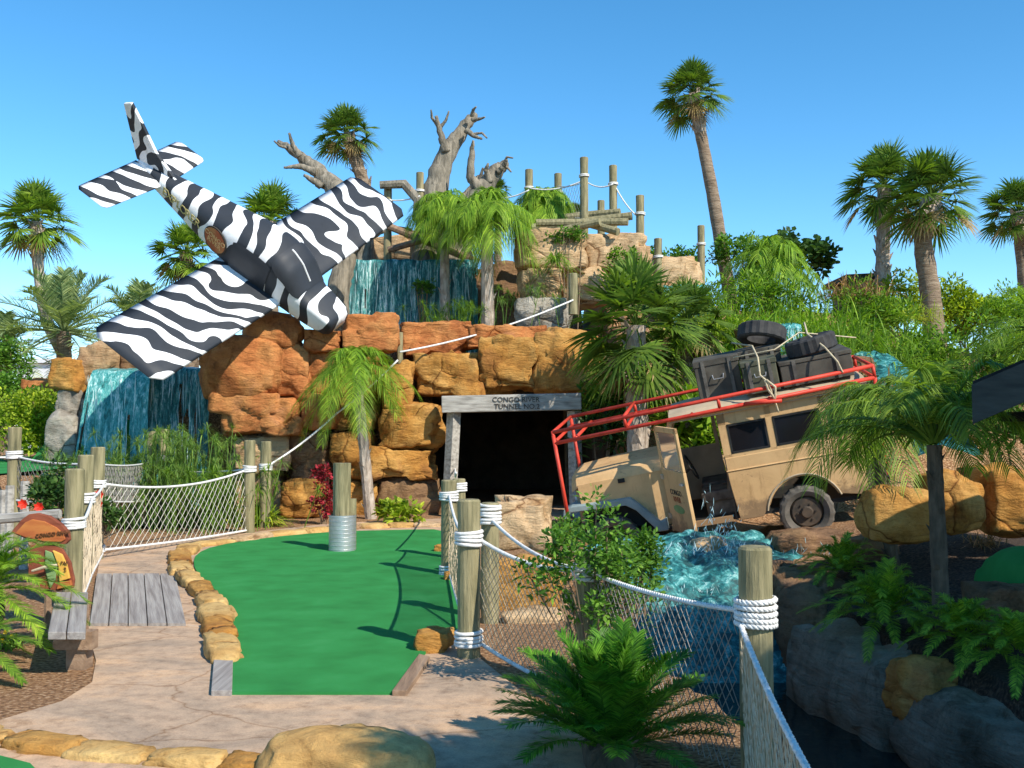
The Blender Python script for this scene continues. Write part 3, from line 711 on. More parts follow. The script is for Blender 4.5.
# sloping stream right of the wagon
mb = MB()
pa = [P(868, 352, 18.5), P(884, 365, 18), P(903, 385, 17), P(925, 410, 16.2), P(950, 450, 15.2)]
for i, p in enumerate(pa):
    for k in range(9):
        s = (k-4)/4; q = p+V((s*.42, -.15*s, .12*noise.noise(V((s*2, i*1.3, 5)))-.1*s*s)); mb.v.append(q)
for i in range(len(pa)-1):
    for k in range(8): a = i*9+k; mb.f.append((a, a+1, a+10, a+9)); mb.m.append(0)
tag(mb.build('stream', 'water_foam', smooth=True), 'teal stream rushing down the slope behind the wagon rack', 'stream')
# churning cascade under the wagon
def cascade():
    mb = MB(); n = 90; m = 80
    for j in range(m+1):
        y = 10.2+3.2*j/m
        for i in range(n+1):
            x = .95+(2.8)*i/n
            k = (y-10.2)/3.2
            z = -1.0+ 1.05*float(sstep(.05, .50, k)) + .22*float(sstep(.5, 1.0, k))
            z += .13*noise.turbulence(V((x*2.6, y*2.6, 1)), 3, False)*min(1, .2+k*1.6)-.06
            z -= .20*abs((x-2.35)/1.4)**4
            mb.v.append(V((x+.06*noise.noise(V((x*8, y*8, 0))), y, z)))
    for j in range(m):
        for i in range(n): a = j*(n+1)+i; mb.f.append((a, a+1, a+n+2, a+n+1)); mb.m.append(0)
    t = thing('cascade', 'foaming teal water churning under the wagon into the canal', 'waterfall', (2.4, 11.8, -1))
    mb.build('foam_water', 'water_foam', t, smooth=True)
    sp = MB(); rs = random.Random(5)
    for c, n_, sx, sz in ((P(720, 545, 12.9), 120, .13, .26), (P(700, 552, 12.4), 160, .75, .06), (P(690, 590, 11.6), 120, .5, .05)):
        for _ in range(n_):
            x = rs.gauss(0, sx); z = abs(rs.gauss(0, sz)); p = c+V((x, rs.uniform(-.3, .3), z))
            d = V((rs.gauss(0, .5), rs.gauss(0, .5), 1)).normalized(); l = rs.uniform(.015, .07)
            sp.tube([p-d*l, p, p+d*l], [.001, rs.uniform(.002, .006), .001], 4, 0, False)
    o = sp.build('splash', 'water_splash', t); o['kind'] = 'stuff'
cascade()

# ------------------------------------------------------------------ foliage builders
def fan_crown(seed, Rr, nf=30, nb=26, lo=-50, hi=85, dead=3, w=.022):
    rs = random.Random(seed); mb = MB()
    for i in range(nf):
        t = i/(nf-1); az_ = i*2.39996+rs.uniform(-.25, .25); el = R(hi+(lo-hi)*(t**1.15)+rs.uniform(-8, 8))
        d = V((math.cos(az_)*math.cos(el), math.sin(az_)*math.cos(el), math.sin(el)))
        pl = Rr*rs.uniform(.42, .66)*(1 if el > -.3 else .9)
        drp = .12+.15*t
        pts = [d*(pl*k/3)+V((0, 0, -drp*pl*(k/3)**2)) for k in range(4)]
        mi = 1 if i >= nf-dead else 0
        mb.tube(pts, [Rr*.014, Rr*.011, Rr*.009, Rr*.007], 4, mi, False)
        end = pts[-1]; fd = (pts[-1]-pts[-2]).normalized()
        side = fd.cross(V((0, 0, 1)))
        side = side.normalized() if side.length > .05 else V((math.sin(az_), -math.cos(az_), 0))
        nrm = side.cross(fd).normalized()
        bl = Rr*rs.uniform(.44, .58); roll = rs.uniform(-.35, .35)
        side2 = side*math.cos(roll)+nrm*math.sin(roll); nrm2 = side2.cross(fd).normalized()
        for b in range(nb):
            a = R(-118+236*b/(nb-1)+rs.uniform(-3, 3))
            dd = (fd*math.cos(a)+side2*math.sin(a)+nrm2*(.20*abs(math.sin(a))+(.10 if b % 2 else 0))-V((0, 0, 1))*.06).normalized()
            L = bl*(1-.28*(abs(a)/2.1)**2)*rs.uniform(.9, 1.08)
            mb.blade(end, dd, nrm2+dd.cross(V((0, 0, 1)))*.5, L, Rr*w, .06+.20*t+rs.uniform(0, .14), 3, mi)
    return mb
def feather(mb, base, d, L, nl, ll, lw, droop, rs, mi=0, up=.45, ldroop=.35, start=.15, fwd=.55, twist=0, rw=.012):
    side = d.cross(V((0, 0, 1)))
    side = side.normalized() if side.length > .05 else V((1, 0, 0))
    pts = []
    for k in range(9):
        t = k/8; pts.append(base+d*(L*t*(1-.10*t))+V((0, 0, -droop*L*t**2.1))+side*(twist*L*t*t))
    mb.tube(pts, [rw*L*(1-.85*k/8) for k in range(9)], 4, mi, False)
    for i in range(nl):
        t = start+(1-start)*i/(nl-1)
        f = t*8; k = min(7, int(f)); p = pts[k].lerp(pts[k+1], f-k); tg = (pts[k+1]-pts[k]).normalized()
        sd = tg.cross(V((0, 0, 1)))
        sd = sd.normalized() if sd.length > .05 else side
        nn = sd.cross(tg).normalized()
        ln = ll*L*(math.sin(math.pi*(.12+.80*t))**.6)
        for s in (-1, 1):
            dd = (sd*s*(1.0)+tg*(fwd+.5*t)+nn*(up+rs.uniform(-.2, .2))).normalized()
            mb.blade(p, dd, nn, ln*rs.uniform(.85, 1.1), lw, ldroop+rs.uniform(0, .25), 3, mi)
def feather_crown(seed, L, nf, nl, ll, lw, lo=-25, hi=80, droop=.5, ldroop=.35, up=.45, azr=None, mi_f=None, openf=False):
    rs = random.Random(seed); mb = MB()
    for i in range(nf):
        t = i/max(1, nf-1); az_ = i*2.39996+rs.uniform(-.3, .3)
        if azr: az_ = R(rs.uniform(*azr))
        el = R(hi+(lo-hi)*t+rs.uniform(-7, 7))
        if openf and el < R(48) and math.sin(az_) < -.25: az_ = -az_+rs.uniform(-.2, .2)
        d = V((math.cos(az_)*math.cos(el), math.sin(az_)*math.cos(el), math.sin(el)))
        feather(mb, V((0, 0, 0))+d*.03, d, L*rs.uniform(.82, 1.08), nl, ll, lw, droop*rs.uniform(.7, 1.2), rs, 0, up, ldroop, twist=rs.uniform(-.1, .1))
    return mb
def trunk_mb(pts, r0, r1, n=10, rings=0, boots=0, seed=0, rough=.06):
    rs = random.Random(seed); mb = MB(); K = 26; P_ = []; Rd = []
    for k in range(K+1):
        t = k/K; f = t*(len(pts)-1); i = min(len(pts)-2, int(f)); p = pts[i].lerp(pts[i+1], f-i)
        P_.append(p); rr = r0+(r1-r0)*t
        Rd.append(rr*(1+rs.uniform(-rough, rough)))
    mb.tube(P_, Rd, n)
    if boots:
        L = sum((P_[k+1]-P_[k]).length for k in range(K))
        cnt = int(boots*L*9)
        for b in range(cnt):
            t = .02+.98*b/cnt; f = t*K; k = min(K-1, int(f)); c = P_[k].lerp(P_[k+1], f-k); ax = (P_[k+1]-P_[k]).normalized()
            a = b*2.39996; rr = r0+(r1-r0)*t
            u = ax.orthogonal().normalized(); w_ = ax.cross(u); o = u*math.cos(a)+w_*math.sin(a); sd = ax.cross(o)
            s = rr*rs.uniform(.9, 1.4)
            vs = [c+o*rr*.85-sd*s*.45, c+o*rr*.85+sd*s*.45, c+o*(rr+s*.36)+ax*s*.95+sd*s*.14, c+o*(rr+s*.36)+ax*s*.95-sd*s*.14, c+o*(rr*.8)+ax*s*.5]
            mb.add(vs, [(0, 1, 2, 3), (1, 4, 2), (0, 3, 4), (3, 2, 4)])
    return mb
FC = [fan_crown(s, 1.0, 46, 28, -38, 88, 3, .022) for s in (1, 2, 3)]
FC.append(fan_crown(8, 1.0, 46, 28, -58, 88, 2, .022))
def shift(mb, m4):
    q = MB(); q.v = [m4 @ V(p) for p in mb.v]; q.f = mb.f; q.m = mb.m; return q
def fan_palm(cx, cy, d, rpx, base, label, r=.16, boots=0, crown=0, tmat='trunk_brown', lm='leaf_fan', mid=None, rot=0, ground=None, cm=None):
    c = P(cx, cy, d); Rr = rpx/F*d*1.12
    bp = P(base[0], base[1], d); gz = tz(bp.x, d) if ground is None else ground
    foot = V((bp.x+(bp.x-c.x)*.0, d, gz-.1))
    if bp.z > gz:  # carry the lean on to the ground
        foot = V((bp.x+(bp.x-c.x)*min(.6, (bp.z-gz)/max(1, c.z-bp.z)), d, gz-.1))
    pts = [foot, bp, c] if mid is None else [foot, bp]+[P(m_[0], m_[1], d) for m_ in mid]+[c]
    if (bp.z-gz) < .3: pts = [V((bp.x, d, gz-.1))]+pts[2:]
    t = thing('fan_palm', label, 'palm tree', foot)
    # resample by length
    tot = sum((pts[i+1]-pts[i]).length for i in range(len(pts)-1)); rp = []
    for k in range(13):
        s = tot*k/12; acc = 0
        for i in range(len(pts)-1):
            l = (pts[i+1]-pts[i]).length
            if s <= acc+l+1e-6: rp.append(pts[i].lerp(pts[i+1], min(1, (s-acc)/l))); break
            acc += l
    if boots == 1: trunk_mb(rp, r*1.15, r*1.0, 10, boots=1, seed=int(cx)).build('trunk', tmat, t)
    else:
        trunk_mb(rp, r*1.15, r*.85, 12, seed=int(cx)).build('trunk', tmat, t, smooth=True)
        mb = MB(); up = [rp[-3].lerp(rp[-1], k/4) for k in range(5)]
        trunk_mb(up, r*1.0, r*1.0, 8, boots=1.6, seed=int(cx)+3).build('leaf_base', 'trunk_pale', t)
    m4 = Matrix.Translation(c) @ Matrix.Rotation(rot, 4, 'Z') @ Matrix.Scale(Rr, 4)
    shift(FC[crown], m4).build('crown', [lm, 'leaf_fan_dry'], t)
    return t
fan_palm(36, 222, 34, 41, (64, 356), 'tall leaning fan palm beyond the curved waterfall', .20, 0, 0, 'trunk_pale', mid=[(46, 320), (38, 270)], lm='leaf_fan_light')
fan_palm(347, 134, 29, 32, (366, 190), 'fan palm with rough booted trunk rising behind the far wing of the plane', .18, 1, 1, 'trunk_brown')
fan_palm(270, 222, 30, 40, (272, 300), 'fan palm whose crown alone shows above the plane fuselage', .2, 0, 2, lm='leaf_fan_light')
fan_palm(186, 254, 31, 34, (191, 300), 'fan palm seen below the lettered tail of the plane', .2, 1, 0, rot=1, lm='leaf_fan_light')
fan_palm(693, 94, 29, 37, (722, 250), 'tall smooth trunked fan palm standing alone above the tall grass', .19, 0, 1, rot=2, mid=[(712, 190), (700, 130)])
fan_palm(884, 186, 26, 44, (882, 305), 'booted fan palm of the close pair, farther one with the rough trunk', .17, 1, 2, 'trunk_pale')
fan_palm(931, 198, 24, 50, (937, 345), 'nearer fan palm of the close pair, with smooth lower trunk', .23, 0, 0, rot=3, mid=[(930, 290), (922, 240)])
fan_palm(1018, 212, 29, 36, (1030, 330), 'fan palm half cut off by the edge of the photo', .2, 0, 1, rot=4)
fan_palm(636, 326, 17.2, 70, (638, 474), 'broad fan palm with grey booted trunk standing behind the red rack', .17, 1, 3, 'trunk_pale', rot=1)
for (x, y, d, r_, l) in ((688, 322, 18.6, 48, 'low fan palm at the shoulder of the broad one'), (575, 215, 30, 14, 'tiny fan palm crown beyond the log platform'), (498, 190, 30, 14, 'small dark fan palm crown behind the dead tree')):
    c = P(x, y, d); t = thing('fan_palm', l, 'palm tree', V((c.x, d, tz(c.x, d))))
    trunk_mb([V((c.x, d, tz(c.x, d)-.1)), V((c.x, d, (c.z+tz(c.x, d))/2)), c], .12, .1, 8, boots=.5, seed=9).build('trunk', 'trunk_brown', t)
    shift(FC[1], Matrix.Translation(c) @ Matrix.Scale(r_/F*d*1.1, 4)).build('crown', ['leaf_fan', 'leaf_fan_dry'], t)

def feather_palm(c, foot, L, nf, nl, ll, lw, lm, label, tr, tm, seed, name='feather_palm', lo=-25, hi=80, droop=.5, ldroop=.35, up=.45, boots=.6, mids=None, openf=False):
    t = thing(name, label, 'palm tree', foot)
    pts = [V(foot)-V((0, 0, .1))]+(mids or [V(foot).lerp(c, .5)])+[c]
    trunk_mb(pts, tr*1.25, tr, 9, boots=boots, seed=seed).build('trunk', tm, t)
    mb = feather_crown(seed, L, nf, nl, ll, lw, lo, hi, droop, ldroop, up, openf=openf); mb.xf(Matrix.Translation(c)); mb.build('crown', lm, t)
    return t
def fp(cx, cy, d, bx, by, Lpx, *a, **k):
    c = P(cx, cy, d); b = P(bx, by, d); z = tz(b.x, d) if not (-2.0 < b.x < 2.15 and 20.4 < d < 27.6) else 3.1; return feather_palm(c, V((b.x, d, min(b.z, z) if z > b.z-.5 else z)), Lpx/F*d, *a, **k)
fp(64, 332, 32, 66, 400, 98, 40, 38, .24, .020, 'leaf_date', 'grey green date palm with long stiff fronds behind the waterfall', .22, 'trunk_brown', 51, lo=-15, hi=88, droop=.30, ldroop=.05, up=.5)
fp(136, 328, 34, 138, 390, 74, 32, 30, .24, .022, 'leaf_date', 'smaller date palm behind the near wing tip', .22, 'trunk_brown', 52, lo=-5, hi=85, droop=.35, ldroop=.1)
fp(4, 350, 31, 8, 420, 70, 28, 26, .26, .022, 'leaf_date', 'date palm at the edge behind the round clipped shrub', .2, 'trunk_brown', 53, lo=-5, hi=85, droop=.4, ldroop=.1)
fp(356, 368, 18.1, 371, 517, 68, 34, 54, .28, .0055, 'leaf_lime', 'small palm with lime fronds arching against the cliff beside the lone post', .085, 'trunk_pale', 54, 'small_palm', lo=-25, hi=80, droop=.85, ldroop=.6, boots=.5)
fp(487, 214, 22.6, 488, 332, 58, 44, 50, .42, .008, 'leaf_lime', 'weeping palm with pale trunk and hanging fronds beside the upper waterfall', .13, 'trunk_pale', 55, 'weeping_palm', lo=-12, hi=85, droop=.7, ldroop=.95, boots=.4)
fp(444, 208, 23.4, 446, 300, 46, 38, 44, .45, .008, 'leaf_lime', 'weeping palm with bright drooping fronds by the dead tree', .10, 'trunk_pale', 56, 'weeping_palm', lo=-12, hi=80, droop=.7, ldroop=.95)
fp(545, 202, 25.2, 546, 300, 42, 38, 44, .45, .009, 'leaf_lime', 'weeping palm filling the gap between posts above the capstone', .10, 'trunk_pale', 57, 'weeping_palm', lo=-12, hi=80, droop=.7, ldroop=.95)
fp(768, 262, 22.5, 770, 330, 60, 30, 44, .38, .010, 'leaf_lime', 'lone weeping palm on the hilltop beside the dark big leaved bush', .11, 'trunk_brown', 60, 'weeping_palm', lo=-25, hi=85, droop=.65, ldroop=.9)
# palms on the near bank
c = P(934, 445, 8.7); feather_palm(c, V((P(942, 600, 8.7).x, 8.7, tz(3.7, 8.7))), 1.50, 28, 46, .24, .0080, 'leaf_fan_light', 'dark slender palm with arching fronds on the near bank', .062, 'trunk_dark', 61, 'slender_palm', lo=24, hi=84, droop=.56, ldroop=.6, boots=.7, openf=True)
c = P(1040, 330, 13.8); feather_palm(c, V((c.x+.1, 13.8, tz(c.x, 13.8))), 1.45, 24, 42, .27, .006, 'leaf_grass', 'palm at the edge of the photo above the hut roof', .07, 'trunk_dark', 62, 'slender_palm', lo=-30, hi=80, droop=.6, ldroop=.5)
c = P(868, 392, 11.2); feather_palm(c, V((c.x+.3, 11.3, tz(c.x+.3, 11.3))), .95, 16, 32, .36, .008, 'leaf_fan_light', 'palm with hanging fronds draping over the back of the wagon', .06, 'trunk_dark', 63, 'slender_palm', lo=-45, hi=50, droop=.95, ldroop=.7)
# grass / tufts
def tuft(c, n, L, w, seed, spread=1.0, droop=.6, lo=20, hi=85, r=.05, segs=4, mb=None):
    rs = random.Random(seed); mb = mb or MB()
    for _ in range(n):
        a = rs.uniform(0, 6.283); el = R(rs.uniform(lo, hi)); d = V((math.cos(a)*math.cos(el)*spread, math.sin(a)*math.cos(el)*spread, math.sin(el))).normalized()
        b = c+V((rs.gauss(0, r), rs.gauss(0, r), 0))
        mb.blade(b, d, V((-math.sin(a), math.cos(a), 0)).cross(d), L*rs.uniform(.6, 1.1), w*rs.uniform(.7, 1.2), droop*rs.uniform(.5, 1.3), segs)
    return mb
def tuft_obj(c, n, L, w, seed, mat, label, name='grass_clump', cat='plant', **k):
    return tag(tuft(c, n, L, w, seed, **k).build(name, mat, loc=c), label, cat)
def gz(px, py, z=0): return G(px, py, z)
tuft_obj(G(262, 526), 260, .80, .020, 1, 'leaf_yellow', 'lime green strappy tuft at the end of the net by the cliff', droop=.7)
tuft_obj(G(220, 522), 320, .95, .020, 2, 'leaf_yellow', 'lime green strappy clump behind the net', droop=.7, r=.15)
tuft_obj(G(186, 524), 220, .6, .018, 21, 'leaf_yellow', 'low yellow green clump at the foot of the net', droop=.7, r=.12)
def papyrus(c, n, H, seed, mat, label, r=.35, head=.26, nb=38):
    rs = random.Random(seed); mb = MB()
    for _ in range(n):
        b = c+V((rs.gauss(0, r), rs.gauss(0, r), 0)); h = H*rs.uniform(.6, 1.1); ln = V((rs.gauss(0, .15), rs.gauss(0, .15), 1)).normalized()
        tp = b+ln*h; mb.tube([b, b.lerp(tp, .5)+V((0, 0, 0)), tp], .008, 3, 0, False)
        for k in range(nb):
            a = rs.uniform(0, 6.28); e = R(rs.uniform(-20, 80)); d = V((math.cos(a)*math.cos(e), math.sin(a)*math.cos(e), math.sin(e)))
            mb.blade(tp, d, V((0, 0, 1)), head*rs.uniform(.6, 1.1), .006, .5, 3)
    return tag(mb.build('papyrus_clump', mat, loc=c), label, 'plant')
papyrus(V((-5.6, 17.0, 0)), 130, 1.5, 5, 'leaf_papyrus', 'feathery green papyrus clump in front of the falls', .55)
papyrus(V((-6.6, 16.4, 0)), 100, 1.1, 6, 'leaf_papyrus', 'lower feathery papyrus behind the far pair of posts', .6)
papyrus(V((-4.9, 16.2, 0)), 90, .9, 7, 'leaf_grass', 'soft green papyrus behind the middle of the long net', .5)
papyrus(P(535, 318, 22.5)-V((0, 0, .3)), 40, .9, 8, 'leaf_papyrus', 'feathery papyrus clump beside the pale palm trunk', .5)
papyrus(P(452, 328, 22.8)-V((0, 0, .5)), 50, 1.0, 9, 'leaf_grass', 'papyrus growing at the foot of the upper waterfall', .45)
tuft_obj(P(555, 262, 21.9), 160, .75, .010, 10, 'leaf_grass', 'bright green tuft hanging from the upper tan rock', droop=.9, lo=0)
tuft_obj(P(855, 300, 21.5), 260, 1.1, .012, 12, 'leaf_rust', 'rusty plumed grass beside the brown hut on the hill', r=.35)
for i, (x, y, d, L, m_, l) in enumerate([(700, 326, 20.4, 1.9, 'leaf_yellow', 'tall arching yellow green grass below the lone palm'), (738, 322, 20.8, 2.0, 'leaf_lime', 'tall arching lime grass in the middle of the hillside'), (776, 330, 20.0, 1.8, 'leaf_grass', 'tall arching green grass above the short waterfall'), (812, 322, 20.6, 1.9, 'leaf_lime', 'arching lime grass beside the rusty plumes'), (848, 335, 19.6, 1.8, 'leaf_grass', 'arching green grass nearest the booted palm'), (725, 362, 19.2, 1.4, 'leaf_grass', 'lower arching grass behind the dark travel trunk')]):
    c = P(x, y, d); c.z = min(c.z, max(tz(c.x, c.y), c.z-.5)); mb = tuft(c, 620, L, .013, 170+i, r=.40, droop=.75, lo=35, segs=5)
    tag(mb.build('tall_grass_clump', m_, loc=c), l, 'plant')
for i, (x, y, d, L, m_, l) in enumerate([(815, 330, 18, 1.3, 'leaf_grass', 'tall grass clump right behind the roof luggage'), (880, 345, 19, 1.4, 'leaf_grass', 'tall grass clump beside the sloping stream'), (930, 372, 17, 1.3, 'leaf_grass', 'grass clump under the nearer palm of the close pair'), (850, 362, 17.4, 1.0, 'leaf_rust', 'straw coloured grass clump behind the lying tyre'), (980, 385, 16, 1.3, 'leaf_grass', 'grass clump on the slope above the hut roof'), (770, 350, 20.2, 1.0, 'leaf_yellow', 'yellow green grass clump above the short waterfall'), (905, 300, 23, 1.3, 'leaf_yellow', 'yellow bamboo like grass between the close pair of palms')]):
    c = P(x, y, d); c.z = min(c.z, max(tz(c.x, c.y), c.z-.5)); tuft_obj(c, 240, L, .013, 70+i, m_, l, r=.35, droop=.7)

def shrub(c, rad, n, ls, seed, mat, label, name='shrub', clumps=16, stems=7, cat='shrub', foot=None, stem_r=.012, lw=.45, flat_=.0, sub=None, out=.6):
    rs = random.Random(seed); c = V(c); foot = foot if foot is not None else V((c.x, c.y, c.z-rad[2]))
    t = thing(name, label, cat, foot); mb = MB(); st = MB(); cl = []
    for _ in range(clumps):
        a = rs.uniform(0, 6.28); u = rs.uniform(-.75, 1); q = math.sqrt(max(0, 1-u*u)); rr = rs.uniform(.35, .9)
        cl.append((c+V((math.cos(a)*q*rad[0]*rr, math.sin(a)*q*rad[1]*rr, u*rad[2]*rr)), rs.uniform(.15, .30) if clumps > 30 else rs.uniform(.25, .48)))
    for k in range(min(stems, len(cl))):
        e = cl[k][0]; m_ = foot.lerp(e, .5)+V((rs.gauss(0, .05), rs.gauss(0, .05), 0))*rad[0]
        st.tube([foot+V((rs.gauss(0, .03), rs.gauss(0, .03), -.03)), m_, e], [stem_r*1.3, stem_r, stem_r*.4], 5)
    st.build('branch', 'stem_brown', t)
    mr = (rad[0]+rad[1]+rad[2])/3
    for i in range(n):
        cc, cr = cl[i % len(cl)]
        v = V((rs.gauss(0, 1), rs.gauss(0, 1), rs.gauss(0, 1))).normalized()
        p = cc+v*(cr*mr*rs.random()**.4)
        d = (v*out+V((rs.gauss(0, .5), rs.gauss(0, .5), rs.uniform(-.1, .7)))).normalized()
        nr = V((rs.gauss(0, .5), rs.gauss(0, .5), 1)).normalized()
        mb.blade(p, d, nr, ls*rs.uniform(.6, 1.2), ls*lw*.5, .15, 2)
    mb.build('foliage', mat, t)
    return t
# foreground shrub by the netting, with a few red and yellow dots left out
c = P(594, 580, 5.98); shrub((c.x-.03, 5.98, .62), (.46, .30, .66), 2700, .046, 11, 'leaf_shrub', 'leafy green shrub growing through the netting beside the canal', clumps=34, stems=14, foot=V((.52, 6.0, -.05)), stem_r=.007)
c = P(640, 545, 9.6); shrub((c.x-.05, 9.7, .30), (.38, .3, .48), 2200, .06, 12, 'leaf_shrub', 'smaller leafy shrub in front of the wagon bumper', clumps=18, stems=8)
shrub(P(560, 545, 10.6), (.35, .3, .35), 1400, .06, 13, 'leaf_shrub', 'light green bush between tunnel and blocky rock', clumps=12)
shrub(P(398, 512, 17.2), (.42, .3, .22), 500, .14, 14, 'leaf_yellow', 'low croton like plant with yellow green leaves by the tunnel upright', 'leafy_plant', cat='plant')
shrub(P(323, 492, 17.0), (.22, .2, .55), 700, .09, 15, 'leaf_red', 'dark red leaved plant behind the lone post', 'red_plant', cat='plant')
# hibiscus
hb = shrub(P(52, 490, 10.6), (.30, .28, .34), 1500, .075, 16, 'leaf_dark', 'dark leaved hibiscus bush with red blooms near the sign', 'hibiscus_bush', clumps=16, foot=V((-4.8, 10.6, 0)))
def bloom(p, r, parent, mat='petal_red', seed=0):
    mb = MB(); rs = random.Random(seed)
    for k in range(7):
        a = 6.283*k/7; d = V((math.cos(a), -.6, math.sin(a))).normalized(); mb.blade(p, d, V((0, -1, 0)), r, r*.42, .0, 3)
    mb.blade(p, V((0, -1, .2)).normalized(), V((0, 0, 1)), r*.8, r*.08, 0, 2); return mb.build('bloom', mat, parent)
for k, (x, y) in enumerate(((40, 507), (24, 504))): bloom(P(x, y, 10.15), .065, hb, seed=k)
hb2 = shrub(P(106, 512, 12.2), (.16, .15, .25), 500, .07, 17, 'leaf_dark', 'small hibiscus with red blooms right behind the post row', 'hibiscus_bush', clumps=8)
for k, (x, y) in enumerate(((100, 494), (99, 503))): bloom(P(x, y, 11.9), .07, hb2, seed=5+k)
# hedges and background masses
def hedge(px, py, d, rx, ry, rz_, n, ls, seed, mat, label, name='shrub', cl=22, lw=.5):
    c = P(px, py, d); return shrub(c, (rx, ry, rz_), n, ls, seed, mat, label, name, cl, 6, foot=V((c.x, c.y, min(c.z-rz_*.7, tz(c.x, c.y)))), stem_r=.02, lw=lw)
hedge(14, 420, 20.5, 1.0, .8, .8, 5200, .10, 21, 'leaf_yellow', 'yellow green clipped shrub above the raised green, at the photo edge')
hedge(44, 424, 20.3, .62, .6, .7, 4200, .10, 22, 'leaf_yellow', 'yellow green clipped shrub next to the orange square rock')
hedge(4, 362, 29, .9, .8, .65, 2500, .12, 23, 'leaf_shrub', 'round clipped shrub in front of the date palm')
hedge(20, 395, 26, 1.1, .9, .5, 3000, .11, 24, 'leaf_shrub', 'green hedge below the distant white building')
hedge(122, 388, 30, 1.4, .9, .8, 2500, .13, 25, 'leaf_dark', 'dark shrubs behind the lip rocks of the falls', 'shrub')
hedge(795, 255, 26.5, 1.05, .8, .55, 1700, .17, 26, 'leaf_dark', 'dark big leaved bush against the sky on the hill', cl=22, lw=.85)
hedge(735, 252, 27.5, .9, .8, .45, 1500, .13, 27, 'leaf_shrub', 'green bush beside the foot of the tall lone palm')
hedge(676, 262, 28, 1.3, .7, .35, 1800, .12, 28, 'leaf_shrub', 'low bush line behind the short posts on the hill')
hedge(905, 305, 25.5, .9, .7, .8, 2400, .15, 29, 'leaf_yellow', 'yellow green bush between the trunks of the close pair', lw=.34)
hedge(965, 314, 25, 1.2, .8, .85, 5200, .15, 30, 'leaf_yellow', 'feathery yellow green bush beside the nearer palm', lw=.30)
hedge(1015, 322, 24, 1.0, .8, .85, 4200, .14, 31, 'leaf_lime', 'green bush at the edge of the hill', lw=.30)
hedge(1010, 372, 20, 1.3, .7, .8, 4200, .15, 44, 'leaf_grass', 'dense green bush above the hut roof', lw=.3)
hedge(712, 445, 17.3, .7, .3, .5, 1500, .18, 45, 'leaf_lime', 'bright green plant seen through the open wagon door', lw=.3)
hedge(905, 350, 20.5, 1.2, .6, .6, 3500, .15, 46, 'leaf_grass', 'green bush between booted palm and stream', lw=.3)
hedge(690, 418, 17.8, .8, .5, .55, 900, .34, 32, 'leaf_lime', 'broad leaved bright plant behind the red rack', 'leafy_plant', 12, lw=.35)
hedge(640, 400, 19.0, 1.1, .5, .7, 2000, .20, 33, 'leaf_grass', 'green undergrowth behind the broad fan palm', lw=.3)
hedge(735, 385, 18.6, .9, .5, .7, 1900, .20, 34, 'leaf_grass', 'fresh green plant above the wagon roof', lw=.3)
hedge(760, 305, 21.5, 1.6, .6, .7, 3000, .18, 35, 'leaf_grass', 'grassy bush on the hillside behind the tall arching grass', lw=.2)
hedge(870, 320, 21.0, 1.5, .6, .7, 3000, .18, 36, 'leaf_grass', 'grassy bush around the foot of the booted palm', lw=.2)
hedge(960, 355, 19.5, 1.7, .6, .8, 3200, .18, 37, 'leaf_grass', 'green hillside bush behind the slender palms', lw=.2)
hedge(1010, 420, 15.5, 1.2, .5, .7, 1600, .16, 38, 'leaf_dark', 'dark shrub on the slope behind the hut eave', lw=.3)
hedge(830, 400, 16.8, 1.3, .4, .6, 2000, .18, 39, 'leaf_dark', 'dark undergrowth behind the wagon', lw=.3)
hedge(600, 430, 18.6, .6, .3, .5, 700, .18, 40, 'leaf_dark', 'dark ferny plant beside the tunnel mouth', lw=.3)
hedge(424, 288, 23.7, .35, .25, .2, 500, .09, 41, 'leaf_shrub', 'small green plant on the ledge below the upper falls')
hedge(565, 236, 22.4, .6, .25, .18, 600, .09, 42, 'leaf_shrub', 'creeping green plant over the capstone beside the logs')
hedge(625, 262, 22.2, .5, .3, .35, 700, .09, 43, 'leaf_grass', 'light green plant at the short post on the slope')
# cycads
def cycad(c, L, nf, seed, mat, label, lo=5, hi=80, droop=.42, nl=84, ll=.17, lw=.0038, caud=True, name='cycad', stretch=None):
    t = thing(name, label, 'plant', c)
    if caud:
        mb = rock_mb(V(c)+V((0, 0, .10)), (.14, .14, .18), seed, .2, .2, 8); mb.build('stem', 'trunk_dark', t)
    rs = random.Random(seed); cr = MB()
    for i in range(nf):
        k = i/(nf-1); az_ = i*2.39996+rs.uniform(-.2, .2); el = R(hi+(lo-hi)*k+rs.uniform(-5, 5))
        d = V((math.cos(az_)*math.cos(el), math.sin(az_)*math.cos(el), math.sin(el)))
        feather(cr, V(c)+V((0, 0, .2))+d*.05, d, L*rs.uniform(.85, 1.1), nl, ll, lw, droop*rs.uniform(.7, 1.2), rs, 0, .35, .10, .12, .75, rs.uniform(-.1, .1), .008)
    cr.build('frond_crown', mat, t)
    return t
cycad(V((.47, 4.85, -.14)), .72, 70, 81, 'leaf_cycad', 'large glossy green cycad in front of the netting', lo=22, hi=86, droop=.26)
cycad(V((-3.85, 7.3, .22)), .80, 40, 82, 'leaf_lime', 'bushy light green feathery plant in front of the orange sign', lo=10, droop=.5, lw=.0042, name='feathery_plant')
cycad(V((-3.55, 6.5, 0)), .55, 28, 83, 'leaf_grass', 'small feathery green plant at the photo edge by the bench', lo=5, lw=.0042, name='feathery_plant')
mb = MB(); t = thing('flower_clump', 'tiny yellow flowers among leaves at the mulch edge', 'plant', G(8, 648))
tuft(G(8, 648), 60, .20, .010, 7, droop=.5, mb=mb); mb.build('foliage', 'leaf_shrub', t)
for k, (x, y) in enumerate(((6, 632), (12, 636), (3, 640))): bloom(P(x, y, G(8, 648).y-.05), .022, t, 'petal_yellow', k)
